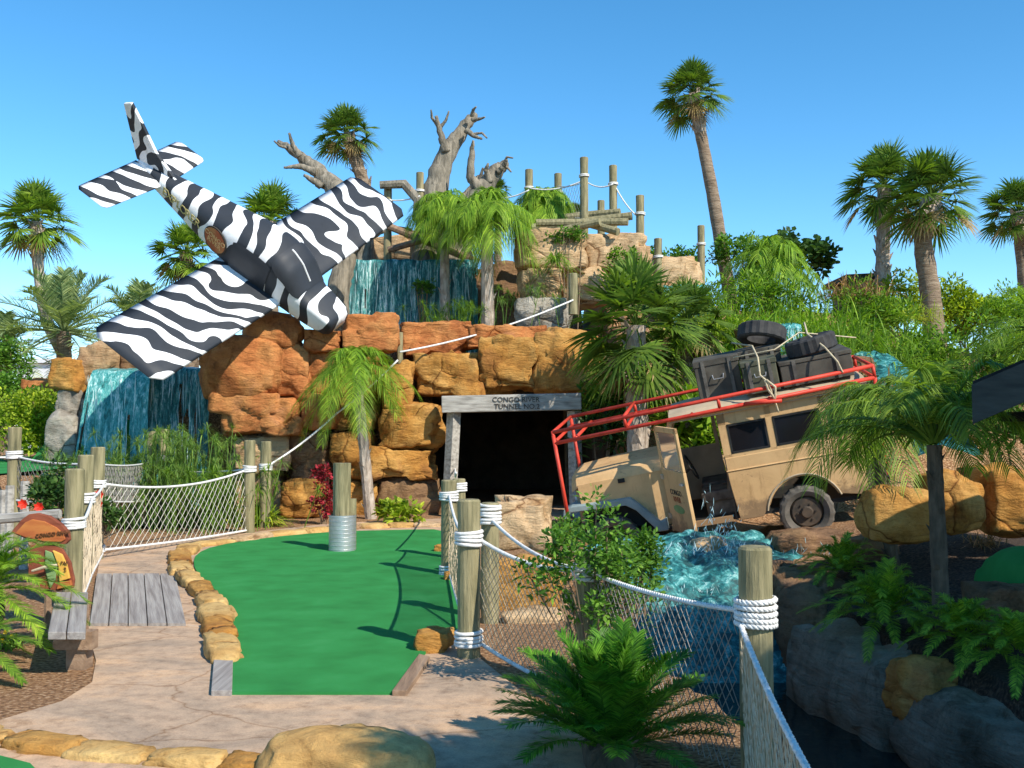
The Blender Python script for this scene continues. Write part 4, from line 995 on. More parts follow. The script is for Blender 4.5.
# bank plants in shade
for i, (x, y, L, n_, l) in enumerate([(842, 588, .50, 34, 'feathery green plant nearest the wagon wheel on the bank'), (885, 622, .60, 44, 'widest feathery green plant in the middle of the bank'), (962, 645, .46, 34, 'feathery plant lower on the bank by the pale stone'), (1018, 660, .44, 30, 'feathery plant at the edge of the bank'), (905, 560, .38, 26, 'small feathery plant at the foot of the round ochre boulder')]):
    g = G(x, y, -.15); g.z = tz(g.x, g.y)-.08
    cycad(g, L*1.3, n_+12, 140+i, 'leaf_lime', l, lo=8, hi=80, droop=.5, nl=52, ll=.15, lw=.0042, caud=False, name='fern_plant')
for i, (x, y) in enumerate([(900, 545), (985, 560)]):
    g = G(x, y, .1); g.z = tz(g.x, g.y)-.02; tuft_obj(g, 120, .42, .006, 97+i, 'leaf_rust', ['dry grass tuft in front of the round ochre boulder', 'dry grass tuft below the wide rock ledge'][i], r=.1)
# green turf mound at the right
mb = rock_mb(V((P(1036, 566, 9.4).x, 9.4, .05)), (.40, .7, .45), 888, .2, .03, 12, 0, 0)
tag(mb.build('turf_mound', 'turf', smooth=True), 'rounded mound covered with green turf by the shaded rocks', 'mound')

# ------------------------------------------------------------------ dead trees
def limb(mb, pts, r0, r1, n=9, seed=0):
    rs = random.Random(seed); K = len(pts)*5; q = []; rad = []
    for k in range(K+1):
        f = k/K*(len(pts)-1); i = min(len(pts)-2, int(f)); p = pts[i].lerp(pts[i+1], f-i)
        q.append(p+V((rs.gauss(0, 1), rs.gauss(0, 1), rs.gauss(0, 1)))*r0*.05); rad.append((r0+(r1-r0)*k/K)*rs.uniform(.93, 1.07))
    mb.tube(q, rad, n)
def dead_tree(name, label, d, limbs, foot):
    t = thing(name, label, 'dead tree', foot)
    mb = MB()
    limb(mb, [V(foot)]+[P(x, y, d+k*.1) for k, (x, y) in enumerate(limbs[0][0])], limbs[0][1], limbs[0][2], 12, 1)
    mb.build('trunk', 'driftwood', t, smooth=True)
    for i, (pp, r0, r1) in enumerate(limbs[1:]):
        mb = MB(); limb(mb, [P(x, y, d-.1*k) for k, (x, y) in enumerate(pp)], r0, r1, 8, 10+i); mb.build('branch', 'driftwood', t, smooth=True)
dead_tree('dead_tree', 'big bare grey dead tree above the weeping palm', 25.5, [([(430, 232), (434, 190), (446, 155), (462, 130), (474, 114)], .46, .11),
  ([(446, 152), (440, 132), (436, 116)], .12, .04), ([(438, 126), (432, 118), (431, 110)], .05, .02), ([(440, 128), (446, 120), (449, 111)], .05, .02), ([(472, 116), (473, 110), (476, 107)], .06, .02), ([(472, 120), (480, 119), (485, 117)], .06, .02), ([(466, 130), (474, 136), (482, 139)], .08, .03), ([(474, 134), (482, 133), (487, 138)], .04, .02)], P(428, 262, 25.4)-V((0, 0, .5)))
dead_tree('dead_tree', 'leaning stump with jagged end beside the big dead tree', 25.0, [([(462, 225), (478, 195), (496, 172), (505, 163)], .42, .12),
  ([(498, 172), (504, 166), (507, 160)], .08, .03), ([(490, 182), (486, 170), (488, 164)], .10, .03), ([(480, 190), (470, 178), (472, 150), (473, 140)], .16, .03), ([(503, 166), (508, 168), (511, 172)], .05, .02), ([(503, 165), (507, 157), (513, 158)], .04, .02)], P(452, 262, 25)-V((0, 0, .4)))
dead_tree('dead_tree', 'low broken trunk lying between the two dead trees', 25.9, [([(448, 232), (462, 205), (476, 188), (480, 178)], .30, .13), ([(476, 188), (480, 178), (483, 168)], .08, .03)], P(440, 262, 25.9)-V((0, 0, .3)))
dead_tree('dead_branch', 'pale bare branch sticking out behind the far wing of the plane', 25.5, [([(360, 235), (335, 188), (318, 172), (300, 155), (278, 141)], .42, .06),
  ([(300, 156), (293, 146), (289, 133)], .10, .03), ([(316, 172), (300, 166), (284, 168)], .12, .03), ([(322, 186), (312, 180), (304, 175)], .12, .04), ([(288, 148), (280, 146), (274, 141)], .05, .02)], P(365, 300, 25.6))
dead_tree('dead_tree', 'pale buttressed trunk stump beside the upper waterfall', 23.0, [([(338, 290), (344, 262), (352, 244), (362, 228)], .30, .20), ([(352, 248), (366, 238), (384, 230)], .13, .07)], P(336, 322, 23))

# ------------------------------------------------------------------ posts, ropes, nets
def post(x, y, z0, z1, r, label, wraps=(), name='wooden_post', grp=None, tilt=0, nw=4):
    t = thing(name, label, 'post', V((x, y, z0)), grp)
    mb = MB(); n = 16; K = 8
    pts = [V((x+tilt*(z1-z0)*k/K, y, z0-.1+(z1-z0+.1)*k/K)) for k in range(K+1)]
    pts.append(pts[-1]+V((0, 0, .012))); rs = random.Random(int(x*100+y*10))
    rad = [r*(1+rs.uniform(-.025, .025)) for _ in range(K+1)]+[r*.88]
    mb.tube(pts, rad, n); mb.build('shaft', 'wood_post', t, smooth=False)
    for wz in wraps:
        w_ = MB(); rr = .014 if r < .1 else .017
        for k in range(nw):
            zz = wz+(k-(nw-1)/2)*rr*1.9+rs.uniform(-.004, .004); s = rs.uniform(-.008, .008)
            ring(w_, x+tilt*(wz-z0), y, zz, r+rr*.8, rr, s, y < 6)
        w_.build('rope_wrap', 'rope_white', t, smooth=True)
    return t
def twist(mb, pts, r, pitch, mi=0):
    """three helical strands round a centre line"""
    tot = [0]
    for i in range(1, len(pts)): tot.append(tot[-1]+(pts[i]-pts[i-1]).length)
    for s in range(3):
        q = []
        for i, p in enumerate(pts):
            t = (pts[min(i+1, len(pts)-1)]-pts[max(i-1, 0)]).normalized(); u = t.cross(V((0.1, .2, 1))).normalized(); w_ = t.cross(u)
            a = 2*math.pi*tot[i]/pitch+s*2.0944; q.append(p+(u*math.cos(a)+w_*math.sin(a))*r*.5)
        mb.tube(q, r*.55, 5, mi, False)
def ring(mb, x, y, z, R_, r, slope, fine):
    K = 72 if fine else 18
    pts = [V((x+R_*math.cos(6.2832*k/K), y+R_*math.sin(6.2832*k/K), z+slope*math.cos(6.2832*k/K))) for k in range(K+1)]
    if fine: twist(mb, pts, r, .065)
    else: mb.tube(pts, r, 6, 0, False)
def pfrom(px, ytop, d, label, r=.08, zb=None, wraps=(), **k):
    a = P(px, ytop, d); z0 = tz(a.x, d) if zb is None else zb
    wz = [P(px, yy, d).z for yy in wraps]
    post(a.x, d, z0, a.z, r, label, wz, **k); return a
# near right fence
R3 = P(755, 549, 4.7); R1 = P(469, 501, 7.1); R1b = P(490, 504, 8.4); R2 = P(449, 481, 11.0); R2b = P(456, 480, 12.2)
MID = P(587, 552, 6.15)
post(R3.x, 4.7, -.25, R3.z, .077, 'thick near post bound with twisted white rope beside the canal', [P(755, 612, 4.7).z], nw=5)
post(R1.x, 7.1, 0, R1.z, .080, 'thick wooden post at the corner of the green with netting tied on', [P(469, 538, 7.1).z, P(469, 638, 7.1).z])
post(R1b.x, 8.4, 0, R1b.z, .075, 'wooden post with thick rope wrap right behind the corner post', [P(490, 514, 8.4).z], nw=6)
post(R2.x, 11, 0, R2.z, .085, 'netted post by the far end of the green, nearer of the twin posts', [P(449, 496, 11).z, P(449, 570, 11).z])
post(R2b.x+.03, 12.3, 0, R2b.z, .08, 'taller post of the twin posts before the tunnel mouth', [P(455, 487, 12.3).z])
post(MID.x, 6.15, -.1, .85, .07, 'post half hidden in the leafy shrub', [.74])
post(.74, 1.35, 0, 1.05, .075, 'post beside the photographer holding the near end of the net', [.66])
# lone post in the green
g = G(340, 554); t = thing('sleeve_post', 'lone wooden post in a galvanised metal sleeve standing on the green', 'post', g)
mb = MB(); pr = .115
a = P(339, 463, g.y+.17)
mb.tube([V((g.x-.01, g.y+.17, 0)), V((g.x-.01, g.y+.17, a.z))], pr, 18); mb.build('shaft', 'wood_post', t)
mb = MB(); mb.tube([V((g.x+.09, g.y+.25, 0)), V((g.x+.09, g.y+.25, P(347, 500, g.y).z))], .08, 14); mb.build('short_shaft', 'wood_post', t)
mb = MB(); zt = P(340, 516, g.y).z; n = 28
for k in range(2):
    rr = .175-.004*k
    mb.tube([V((g.x, g.y+.175, .03)), V((g.x, g.y+.175, zt))], rr, n, 0, False)
for z in np.linspace(.05, zt-.02, 9): mb.tube([V((g.x+.176*math.cos(6.2832*k/24), g.y+.175+.176*math.sin(6.2832*k/24), z)) for k in range(25)], .004, 4, 0, False)
mb.build('metal_sleeve', 'galvanised', t, smooth=True)
# left posts
L1 = P(75, 470, 9.0); L2 = P(86, 456, 10.6); L3 = P(98, 448, 12.4); L4 = P(250, 441, 15.6); L5 = P(266, 442, 16.6)
post(L1.x, 9.0, 0, L1.z, .082, 'stout post beside the orange sign, nearest of the row', [P(75, 523, 9).z])
post(L2.x, 10.6, 0, L2.z, .082, 'post in the middle of the row along the boardwalk', [P(86, 498, 10.6).z])
post(L3.x, 12.4, 0, L3.z, .085, 'last post of the boardwalk row where the long net starts', [P(98, 484, 12.4).z, P(98, 549, 12.4).z])
post(L4.x, 15.6, 0, L4.z, .085, 'netted corner post at the cliff end of the long net', [P(250, 469, 15.6).z])
post(L5.x, 16.6, 0, L5.z, .09, 'post with the rope that climbs the cliff', [P(266, 467, 16.6).z])
q = [('far pair of posts by the falls, the shorter one', 152, 432, 17.5, 463), ('far pair of posts by the falls, the taller one', 164, 430, 17.2, 458), ('post on the raised green beyond the hibiscus', 15, 428, 13.5, 455), ('post seen over the middle of the row by the boardwalk', 240, 441, 17.2, 470)]
QP = [pfrom(x, y, d, l, .085, wraps=(w_,)) for l, x, y, d, w_ in q[:3]]
pfrom(400, 333, 19.6, 'short post among the rocks above the small cliff palm', .06, 3.0)
# upper deck posts
UP = [(388, 183, 24.6, 5.6), (420, 173, 25.4, 5.9), (487, 182, 26.0, 6.2), (529, 170, 25.6, 6.5), (558, 174, 26.4, 6.5), (584, 158, 23.8, 6.2), (613, 166, 24.6, 6.2), (601, 201, 27, 6.0), (640, 196, 23.6, 5.3), (658, 239, 25, 5.0), (701, 226, 27, 5.2), (573, 274, 21.6, 4.2)]
UL = ['post at the corner of the far wing tip beside the platform', 'thin post at the foot of the big dead tree', 'post behind the jagged stump with a rope tie', 'post rising from the weeping palm on the skyline', 'shorter skyline post beside the tallest one', 'tallest skyline post on the log platform', 'skyline post with a sagging rope on each side', 'stubby post seen behind the log platform', 'lone skyline post at the end of the sagging rope', 'stubby post on the hilltop beside the turquoise pool', 'post at the foot of the tall lone palm', 'short post in front of the upper tan rock']
for (x, y, d, zb), l in zip(UP, UL): pfrom(x, y, d, l, .10, zb, wraps=() if x in (601, 573) else (y+18,), nw=2)
def rope_pts(a, b, sag, n=14):
    return [a.lerp(b, k/n)-V((0, 0, 4*sag*(k/n)*(1-k/n))) for k in range(n+1)]
def rope(a, b, sag, label, r=.014, mat='rope_white', fine=False):
    mb = MB()
    if fine: twist(mb, rope_pts(a, b, sag, 220), r, .07)
    else: mb.tube(rope_pts(a, b, sag), r, 6)
    return tag(mb.build('rope', mat, smooth=True), label, 'rope')
def net(a0, a1, b0, b1, sag, bsag, label, step=.075, r=.0035, slant=.8, mat='net_cord', fine=False, rr=.014, fam=(1, -1), name='rope_net'):
    """a0/a1 top rope ends, b0/b1 bottom rope ends"""
    t = thing(name, label, 'net', b0)
    for A, B_, s, nm in ((a0, a1, sag, 'top_rope'), (b0, b1, bsag, 'bottom_rope')):
        mb = MB()
        if fine: twist(mb, rope_pts(A, B_, s, 200), rr, .07)
        else: mb.tube(rope_pts(A, B_, s, 20), rr, 6)
        mb.build(nm, 'rope_white', t, smooth=True)
    L = (a1-a0).length; n = int(L/step); mb = MB(); H = (a0-b0).length; rs = random.Random(3)
    def top(u): return a0.lerp(a1, u)-V((0, 0, 4*sag*u*(1-u)))
    def bot(u): return b0.lerp(b1, u)-V((0, 0, 4*bsag*u*(1-u)))
    du = slant*H/L
    for k in range(-int(n*du)-1, n+int(n*du)+2):
        for s in fam:
            u0 = k/n; q = []
            K = 8
            for j in range(K+1):
                v = j/K; u = u0+s*du*(v-.5)
                if 0 <= u <= 1: q.append(bot(u).lerp(top(u), v)+V((rs.gauss(0, .003), rs.gauss(0, .003), rs.gauss(0, .004))))
            if len(q) > 1: mb.tube(q, r, 3, 0, False)
    mb.build('mesh', mat, t)
    return t
def at(p, z, dx=0): return V((p[0]+dx, p[1], z))
net(at(R1, P(469, 540, 7.1).z, .08), at(MID, .74), at(R1, P(469, 643, 7.1).z, .08), at(MID, -.02), .06, .03, 'net between the corner post of the green and the shrub', .05, .003)
net(at(MID, .74), at(R3, P(755, 610, 4.7).z, -.08), at(MID, -.02), at(R3, -.12, -.08), .03, .02, 'net hanging behind the large cycad', .055, .0028, mat='net_cord_dark', fine=True)
net(at(R3, P(742, 622, 4.7).z, -.075), V((.74, 1.35, .66)), at(R3, -.10, -.06), V((.74, 1.35, -.05)), .13, .02, 'net running from the thick near post out of the photo', .045, .003, .55, fine=True)
net(at(R2, P(449, 494, 11).z), at(R1, P(469, 536, 7.1).z), at(R2, P(449, 570, 11).z), at(R1, P(469, 636, 7.1).z), .12, .02, 'net along the carpet edge seen nearly edge on', .07, .0035)
net(at(R2b, P(455, 487, 12.3).z), at(R2, P(449, 494, 11).z), at(R2b, P(455, 560, 12.3).z), at(R2, P(449, 570, 11).z), .03, .0, 'short net joining the twin posts before the tunnel', .08, .0035)
rope(at(R2b, 1.08), V((-1.15, 20.2, .95)), .15, 'rope from the twin posts to the tunnel upright')
rope(at(R1b, P(490, 518, 8.4).z), at(MID, .74), .08, 'rope from the double wrapped post into the shrub')
net(at(L3, P(98, 484, 12.4).z, .08), at(L4, P(250, 470, 15.6).z, -.05), at(L3, P(98, 550, 12.4).z, .08), at(L4, P(250, 530, 15.6).z), .13, .02, 'long white net fence behind the boardwalk', .115, .0034, .9, mat='net_white', fam=(1,), rr=.018)
net(at(L3, P(98, 484, 12.4).z, .0), at(L4, P(250, 470, 15.6).z, -.05), at(L3, P(98, 550, 12.4).z, .0), at(L4, P(250, 530, 15.6).z), .13, .02, 'second layer of cords of the long net fence', .16, .0035, .9, mat='net_cord_dark', fam=(-1,), rr=.008)
net(at(L1, P(75, 522, 9.0).z, .08), at(L2, P(86, 497, 10.6).z, .08), at(L1, .08, .08), at(L2, .08, .08), .03, 0, 'net between the stout post and the middle post by the boardwalk', .06, .0045, rr=.016)
net(at(L2, P(86, 497, 10.6).z, .08), at(L3, P(98, 484, 12.4).z, .08), at(L2, .08, .08), at(L3, .08, .08), .03, 0, 'net between the middle and last posts by the boardwalk', .07, .0045, rr=.016)
rope(P(-60, 452, 13.0), at(QP[2], P(15, 457, 13.5).z), .03, 'rope entering from the photo edge to the post on the raised green')
net(at(QP[2], P(15, 456, 13.5).z), at(L3, P(96, 463, 12.4).z), at(QP[2], P(15, 500, 13.5).z), at(L3, P(96, 500, 12.4).z), .05, .03, 'grey net behind the hibiscus bush', .11, .004, mat='net_cord_dark')
net(at(L3, P(98, 464, 12.4).z), at(QP[0], P(152, 462, 17.5).z), at(L3, P(98, 500, 12.4).z), at(QP[0], P(152, 500, 17.5).z), .04, .03, 'grey net running toward the far pair of posts', .12, .004, mat='net_cord_dark')
rope(at(QP[0], P(152, 462, 17.5).z), at(QP[1], P(164, 458, 17.2).z), .0, 'short rope between the far pair of posts', .02)
rope(at(QP[1], P(164, 470, 17.2).z), at(L4, P(248, 469, 15.6).z), .04, 'rope from the far pair of posts to the netted corner post')
rope(at(L5, P(270, 467, 16.6).z), P(336, 414, 18.5), .06, 'rope climbing the cliff from its foot', .018)
rope(P(336, 414, 18.5), P(398, 360, 18.6), .04, 'rope crossing the rocks behind the small cliff palm', .018)
rope(P(400, 352, 18.8), P(573, 300, 21.5), .12, 'long rope slanting over the orange ledge rocks', .020)
for (a, b, sg, l) in [((388, 200), (420, 196), .05, 'rope by the corner post of the platform'), ((420, 200), (487, 196), .15, 'rope passing in front of the dead trees'), ((487, 197), (529, 190), .1, 'rope into the top of the weeping palm'), ((529, 188), (584, 180), .12, 'rope up to the tallest skyline post'), ((584, 180), (613, 184), .12, 'rope between the two highest skyline posts'), ((613, 182), (640, 218), .12, 'sagging rope down to the lone skyline post')]:
    rope(P(a[0], a[1], 24.6), P(b[0], b[1], 24.2), sg, l, .018)
net(P(558, 186, 25.5), P(584, 182, 23.9), P(558, 218, 25.5), P(584, 218, 23.9), .05, .0, 'little net between skyline posts', .16, .004, mat='net_cord_dark', rr=.01)
# log platform
t = thing('log_platform', 'log platform jutting over the tan capstones', 'platform', P(560, 232, 23.4))
for k, (x0, y0, x1, y1, d, r) in enumerate([(532, 228, 632, 216, 24.0, .10), (536, 223, 628, 222, 23.3, .09), (545, 234, 600, 222, 23.0, .09), (582, 222, 618, 232, 22.9, .09), (560, 218, 620, 212, 24.5, .09), (532, 220, 600, 214, 25.0, .10)]):
    mb = MB(); mb.tube([P(x0, y0, d), P((x0+x1)/2, (y0+y1)/2, d), P(x1, y1, d-.3)], r, 9); mb.build('log', 'wood_post', t, smooth=False)
t = thing('rope_bridge', 'plank bridge above the upper waterfall', 'bridge', P(425, 240, 25))
for k in range(9):
    mb = MB(); a = P(398+k*7, 228+k*3.0, 24.8); mb.box(a, (.35, .10, .03), Matrix.Rotation(.15, 3, 'Y')); mb.build('plank', 'wood_brown', t)
mb = MB(); mb.tube([P(388, 226, 24.4), P(478, 262, 24.4)], .09, 8); mb.build('bearer', 'wood_brown', t)
mb = MB(); mb.tube([P(388, 250, 24.3), P(430, 238, 24.3)], .08, 8); mb.build('bearer', 'wood_brown', t)
mb = MB(); mb.tube([P(380, 185, 24.4), P(404, 184, 24.4), P(418, 200, 24.3), P(418, 220, 24.3)], [.10, .12, .12, .14], 8); mb.build('rail', 'driftwood', t)
# rock backing of upper tier visible beside the falls
rockpx(340, 236, 470, 262, 25.4, T, 'shadowed tan rock under the plank bridge', block=.8)
rockpx(470, 262, 522, 330, 24.2, B, 'dark rock beside the upper waterfall behind the pale trunk', block=.6)
rockpx(640, 258, 705, 290, 25.0, T, 'tan rim rock of the turquoise pool on the hill', block=.7)
rockpx(590, 268, 640, 300, 23.0, T, 'tan rock partly hidden behind the broad fan palm crown', block=.6)
rockpx(128, 368, 222, 478, 20.2, B, 'dark wet rock face behind the twin falls', block=.8, n=14)
rockpx(80, 372, 140, 478, 20.2, B, 'dark wet rock face behind the curved bright fall', block=.8, n=14)
rockpx(735, 325, 760, 360, 18.9, Y, 'ochre rock at the side of the short waterfall', block=.6)
rockpx(840, 355, 872, 385, 17.6, B, 'brown rock at the head of the sloping stream', block=.5)

# ------------------------------------------------------------------ boardwalk, bench, sign, planks
dv_ = G(97, 574)-G(90, 624); BW = Matrix.Translation(G(140, 600)) @ Matrix.Rotation(math.atan2(-dv_.x, dv_.y), 4, 'Z')
t = thing('boardwalk', 'weathered grey plank walk between the net and the green', 'boardwalk', G(140, 600), mat=BW)
NL = 5
for k in range(NL):
    a0 = G(97+(176-97)*k/NL, 574, .03); a1 = G(97+(176-97)*(k+1)/NL-1, 574, .03); b0 = G(90+(187-90)*k/NL, 624, .03); b1 = G(90+(187-90)*(k+1)/NL-1.2, 624, .03)
    mb = MB(); mb.prism([(a0.x, a0.y), (a1.x, a1.y), (b1.x, b1.y), (b0.x, b0.y)], lambda u, v, w_: V((u, v, w_)), -.01, .036+.002*(k % 2)); mb.xf(BW.inverted() @ Matrix.Identity(4)); mb.build('plank', 'wood_grey', t)
for (pp, lab) in (([(214, 662), (233, 664), (232, 698), (211, 698)], 'dark weathered plank at the front corner of the carpet by the stones'), ([(424, 664), (432, 656), (412, 694), (398, 697)], 'brown plank at the front corner of the carpet by the post')):
    mb = MB(); g4 = [G(*p) for p in pp]
    if lab.startswith('brown'): g4 = [G(419, 660), G(430, 663), G(407, 698), G(392, 698)]
    mb.prism([(p.x, p.y) for p in g4], lambda u, v, w_: V((u, v, w_)), .0, .045)
    tag(mb.build('edging_plank', 'wood_grey' if lab[0] == 'd' else 'wood_brown', bevel=.004), lab, 'plank')
dv_ = G(56, 592, .31)-G(48, 632, .31); BM = Matrix.Translation((-3.0, 7.1, 0)) @ Matrix.Rotation(math.atan2(-dv_.x, dv_.y), 4, 'Z'); BI = BM.inverted()
t = thing('bench', 'weathered grey wooden bench beside the boardwalk', 'bench', V((-3.0, 7.1, 0)), mat=BM)
for k in range(2):
    z = .31; a = G(48+19*k, 632, z); b = G(66+19.5*k, 632, z); c = G(72+9*k+0, 590, z); d = G(80.5+9*k, 590, z)
    c = G(56+16*k, 592, z); d = G(71+17*k, 592, z)
    mb = MB(); mb.prism([(a.x, a.y), (b.x, b.y), (d.x, d.y), (c.x, c.y)], lambda u, v, w_: V((u, v, w_)), z-.05, z); mb.xf(BI); mb.build('seat_plank', 'wood_grey', t, bevel=.006)
g = G(68, 634, .26)
mb = MB(); mb.box((g.x, g.y+.12, .20), (.13, .05, .06)); mb.xf(BI); mb.build('crosspiece', 'wood_brown', t)
mb = MB(); mb.box((g.x+.01, g.y+.16, .02), (.065, .06, .16)); mb.xf(BI); mb.build('leg', 'wood_brown', t)
mb = MB(); mb.box((g.x-.52, g.y+1.35, .02), (.065, .06, .22)); mb.xf(BI); mb.build('leg', 'wood_brown', t)
# sign
SD = 8.15
def sp_(px, py, d=SD): return P(px, py, d)
t = thing('hole_sign', 'carved orange and brown sign board in the planting by the bench', 'sign', V((sp_(50, 580).x, SD, 0)))
def board(pl, y0, y1, mat, parent, nm):
    mb = MB(); q = [sp_(x, y) for x, y in pl]; mb.prism([(p.x, p.z) for p in q], lambda u, v, w_: V((u, w_, v)), y0, y1); return mb.build(nm, mat, parent, bevel=.004)
top_out = [(12, 532), (22, 520), (30, 514), (38, 513), (50, 516), (62, 524), (69, 532), (70, 540), (66, 544), (48, 543), (30, 540)]
top_in = [(17, 533), (27, 522), (34, 519), (46, 521), (58, 527), (66, 534), (67, 539), (63, 541.5), (46, 541), (28, 537)]
bb = board(top_out, SD-.02, SD+.03, 'sign_brown', t, 'board'); board(top_in, SD-.035, SD-.018, 'sign_orange', bb, 'face')
low_out = [(30, 545), (50, 544), (62, 549), (70, 562), (74, 580), (73, 588), (58, 591), (40, 588), (28, 575)]
b2 = board(low_out, SD-.0, SD+.03, 'sign_brown', t, 'board')
board([(46, 550), (54, 553), (58, 565), (56, 580), (51, 588), (46, 570)], SD-.018, SD-.002, 'sign_green', b2, 'face')
b3 = board([(54, 550), (63, 554), (68, 565), (71, 578), (61, 581), (60, 566)], SD-.03, SD-.002, 'sign_yellow', b2, 'face')
board([(60, 582), (72, 580), (73, 585), (58, 589)], SD-.03, SD-.002, 'sign_orange', b2, 'face')
mb = MB(); mb.tube([sp_(32, 571, SD-.05), sp_(45, 567, SD-.06), sp_(57, 565, SD-.05)], [.010, .014, .010], 7); mb.build('handle', 'rope_tan', t)
put_text('CONGO RIVER', .042, Matrix.Translation(sp_(53, 534, SD-.045)) @ Matrix.Rotation(-.12, 4, 'Y') @ RX, 'lettering', 'ink_brown', bb)
put_text('PAR', .035, Matrix.Translation(sp_(64.5, 563, SD-.04)) @ RX, 'lettering', 'ink_brown', b3)
put_text('2', .042, Matrix.Translation(sp_(65, 569.5, SD-.04)) @ RX, 'lettering', 'ink_brown', b3)
mb = MB(); mb.tube([V((sp_(45, 580).x, SD+.06, -.1)), V((sp_(45, 580).x, SD+.06, sp_(45, 525).z))], .03, 8); mb.build('stake', 'wood_brown', t)
# stones / low white stakes at far left
for i, (x, y) in enumerate([(4, 505), (10, 508), (25, 505)]):
    g = P(x, 490, 11.6); mb = MB(); mb.tube([V((g.x, 11.6, tz(g.x, 11.6)-.1)), V((g.x, 11.6, g.z+.05*i))], .05, 8)
    tag(mb.build('short_stake', 'wood_weathered'), ['pale stake at the photo edge behind the feathery plant', 'pale stake second from the photo edge', 'pale stake under the hibiscus blooms'][i], 'stake')
mb = MB(); mb.tube([P(-40, 522, 10.0), P(60, 514, 10.0)], .05, 8); tag(mb.build('fallen_log', 'wood_weathered'), 'pale log lying behind the orange sign', 'log')

# ------------------------------------------------------------------ far building and hill hut, eave hut
def building():
    d = 62; a = P(30, 392, d); b = P(62, 378, d)
    t = thing('white_building', 'distant white building with blue windows beyond the hedge', 'building', V(((a.x+b.x)/2, d+2, 0)))
    mb = MB(); mb.box(((a.x+b.x)/2, d+2, b.z/2+.3), ((b.x-a.x)/2+.8, 2, b.z/2+.6)); wl = mb.build('wall', 'house_wall', t)
    for k in range(3):
        p = P(36+9*k, 386, d); mb = MB(); mb.box((p.x, d-.03, p.z), (.22, .04, .35)); mb.build('window', 'house_glass', t)
    mb = MB(); mb.box(((a.x+b.x)/2, d+2, b.z+1.05), ((b.x-a.x)/2+1.1, 2.3, .12)); mb.build('roof', 'house_wall', t)
building()
def hill_hut():
    d = 26.5; a = P(848, 300, d); b = P(885, 277, d)
    t = thing('hill_hut', 'dark brown hut corner behind the booted palm trunk', 'hut', V(((a.x+b.x)/2, d+.8, a.z-1)))
    mb = MB(); mb.box(((a.x+b.x)/2, d+.8, (a.z+b.z)/2-.6), ((b.x-a.x)/2-.1, .8, (b.z-a.z)/2+.6)); mb.build('wall', 'wood_brown', t)
    mb = MB(); mb.box(((a.x+b.x)/2, d+.8, b.z), ((b.x-a.x)/2+.1, 1.0, .07), Matrix.Rotation(-.05, 3, 'Y')); mb.build('roof', 'dark_roof', t)
hill_hut()
def eave_hut():
    d = 7.4; e = P(972, 401, d); sl = math.tan(R(23))
    t = thing('eave_hut', 'low hut with dark sloping roof and grey fascia at the photo edge', 'hut', V((5.6, 8.0, .0)))
    xr = e.x+2.6; zr = e.z+2.6*sl
    for s, nm in ((1, 'roof'), (-1, 'roof')):
        x0, x1 = (e.x, xr) if s > 0 else (xr+2.6, xr)
        mb = MB(); mb.prism([(x0, e.z+.04), (x1, zr+.04), (x1, zr+.15), (x0, e.z+.15)], lambda u, v, w_: V((u+(w_-d)*.56, w_, v)), d+.07, d+1.5); mb.build(nm, 'dark_roof', t)
        mb = MB(); mb.prism([(x0, e.z-.17), (x1, zr-.17), (x1, zr+.12), (x0, e.z+.12)], lambda u, v, w_: V((u+(w_-d)*.56, w_, v)), d, d+.06); mb.build('fascia', 'fascia', t)
    mb = MB(); mb.box((e.x+3.2, d+.75, e.z-.10), (2.3, .65, .04)); mb.build('ceiling', 'dark_roof', t)
    for x, y in ((e.x+1.2, d+.3), (e.x+1.5, d+1.3), (e.x+4.5, d+.3), (e.x+4.9, d+1.3)):
        mb = MB(); mb.box((x, y, e.z/2-.2), (.08, .08, e.z/2+.1)); mb.build('corner_post', 'wood_brown', t)
eave_hut()

# ------------------------------------------------------------------ shade trees beyond the frame (they throw the shade seen at the bottom)
def shade_tree(c, rad, n, seed, label, foot):
    t = thing('shade_tree', label, 'tree', foot)
    mb = MB(); limb(mb, [V(foot), V(foot).lerp(V(c), .4)+V((.15, 0, 0)), V(c)-V((0, 0, rad[2]*.5))], .20, .12, 10, seed); mb.build('trunk', 'trunk_brown', t, smooth=True)
    rs = random.Random(seed); mb = MB(); cl = []
    for _ in range(26):
        v = V((rs.gauss(0, 1), rs.gauss(0, 1), rs.gauss(0, 1))).normalized()*rs.uniform(.2, .85); cl.append(V(c)+V((v.x*rad[0], v.y*rad[1], v.z*rad[2])))
    for i in range(n):
        cc = cl[i % 26]; v = V((rs.gauss(0, 1), rs.gauss(0, 1), rs.gauss(0, .7))).normalized(); p = cc+v*(rad[0]*.33*rs.random()**.5)
        mb.blade(p, V((rs.gauss(0, 1), rs.gauss(0, 1), rs.gauss(0, .5))).normalized(), V((rs.gauss(0, .4), rs.gauss(0, .4), 1)), .20*rs.uniform(.7, 1.2), .05, .1, 2)
    mb.build('crown', 'leaf_dark', t)
shade_tree((7.1, 3.6, 4.7), (2.2, 2.2, 1.3), 15000, 91, 'leafy shade tree standing beside the canal out of the photo', (7.0, 3.0, 0))
shade_tree((9.4, 3.9, 5.0), (2.0, 2.0, 1.2), 12000, 93, 'leafy shade tree farther along the canal out of the photo', (9.6, 3.7, 0))
shade_tree((7.9, 5.1, 4.9), (1.9, 1.5, 1.1), 12000, 94, 'leafy shade tree between the two others beside the canal', (8.6, 5.2, 0))
shade_tree((5.0, .15, 4.5), (1.0, 1.1, .9), 5500, 92, 'leafy shade tree behind the photographer', (5.8, -.3, 0))
t = thing('fan_palm', 'fan palm behind the photographer that throws the leafy shadow on the path', 'palm tree', V((3.5, .6, 0)))
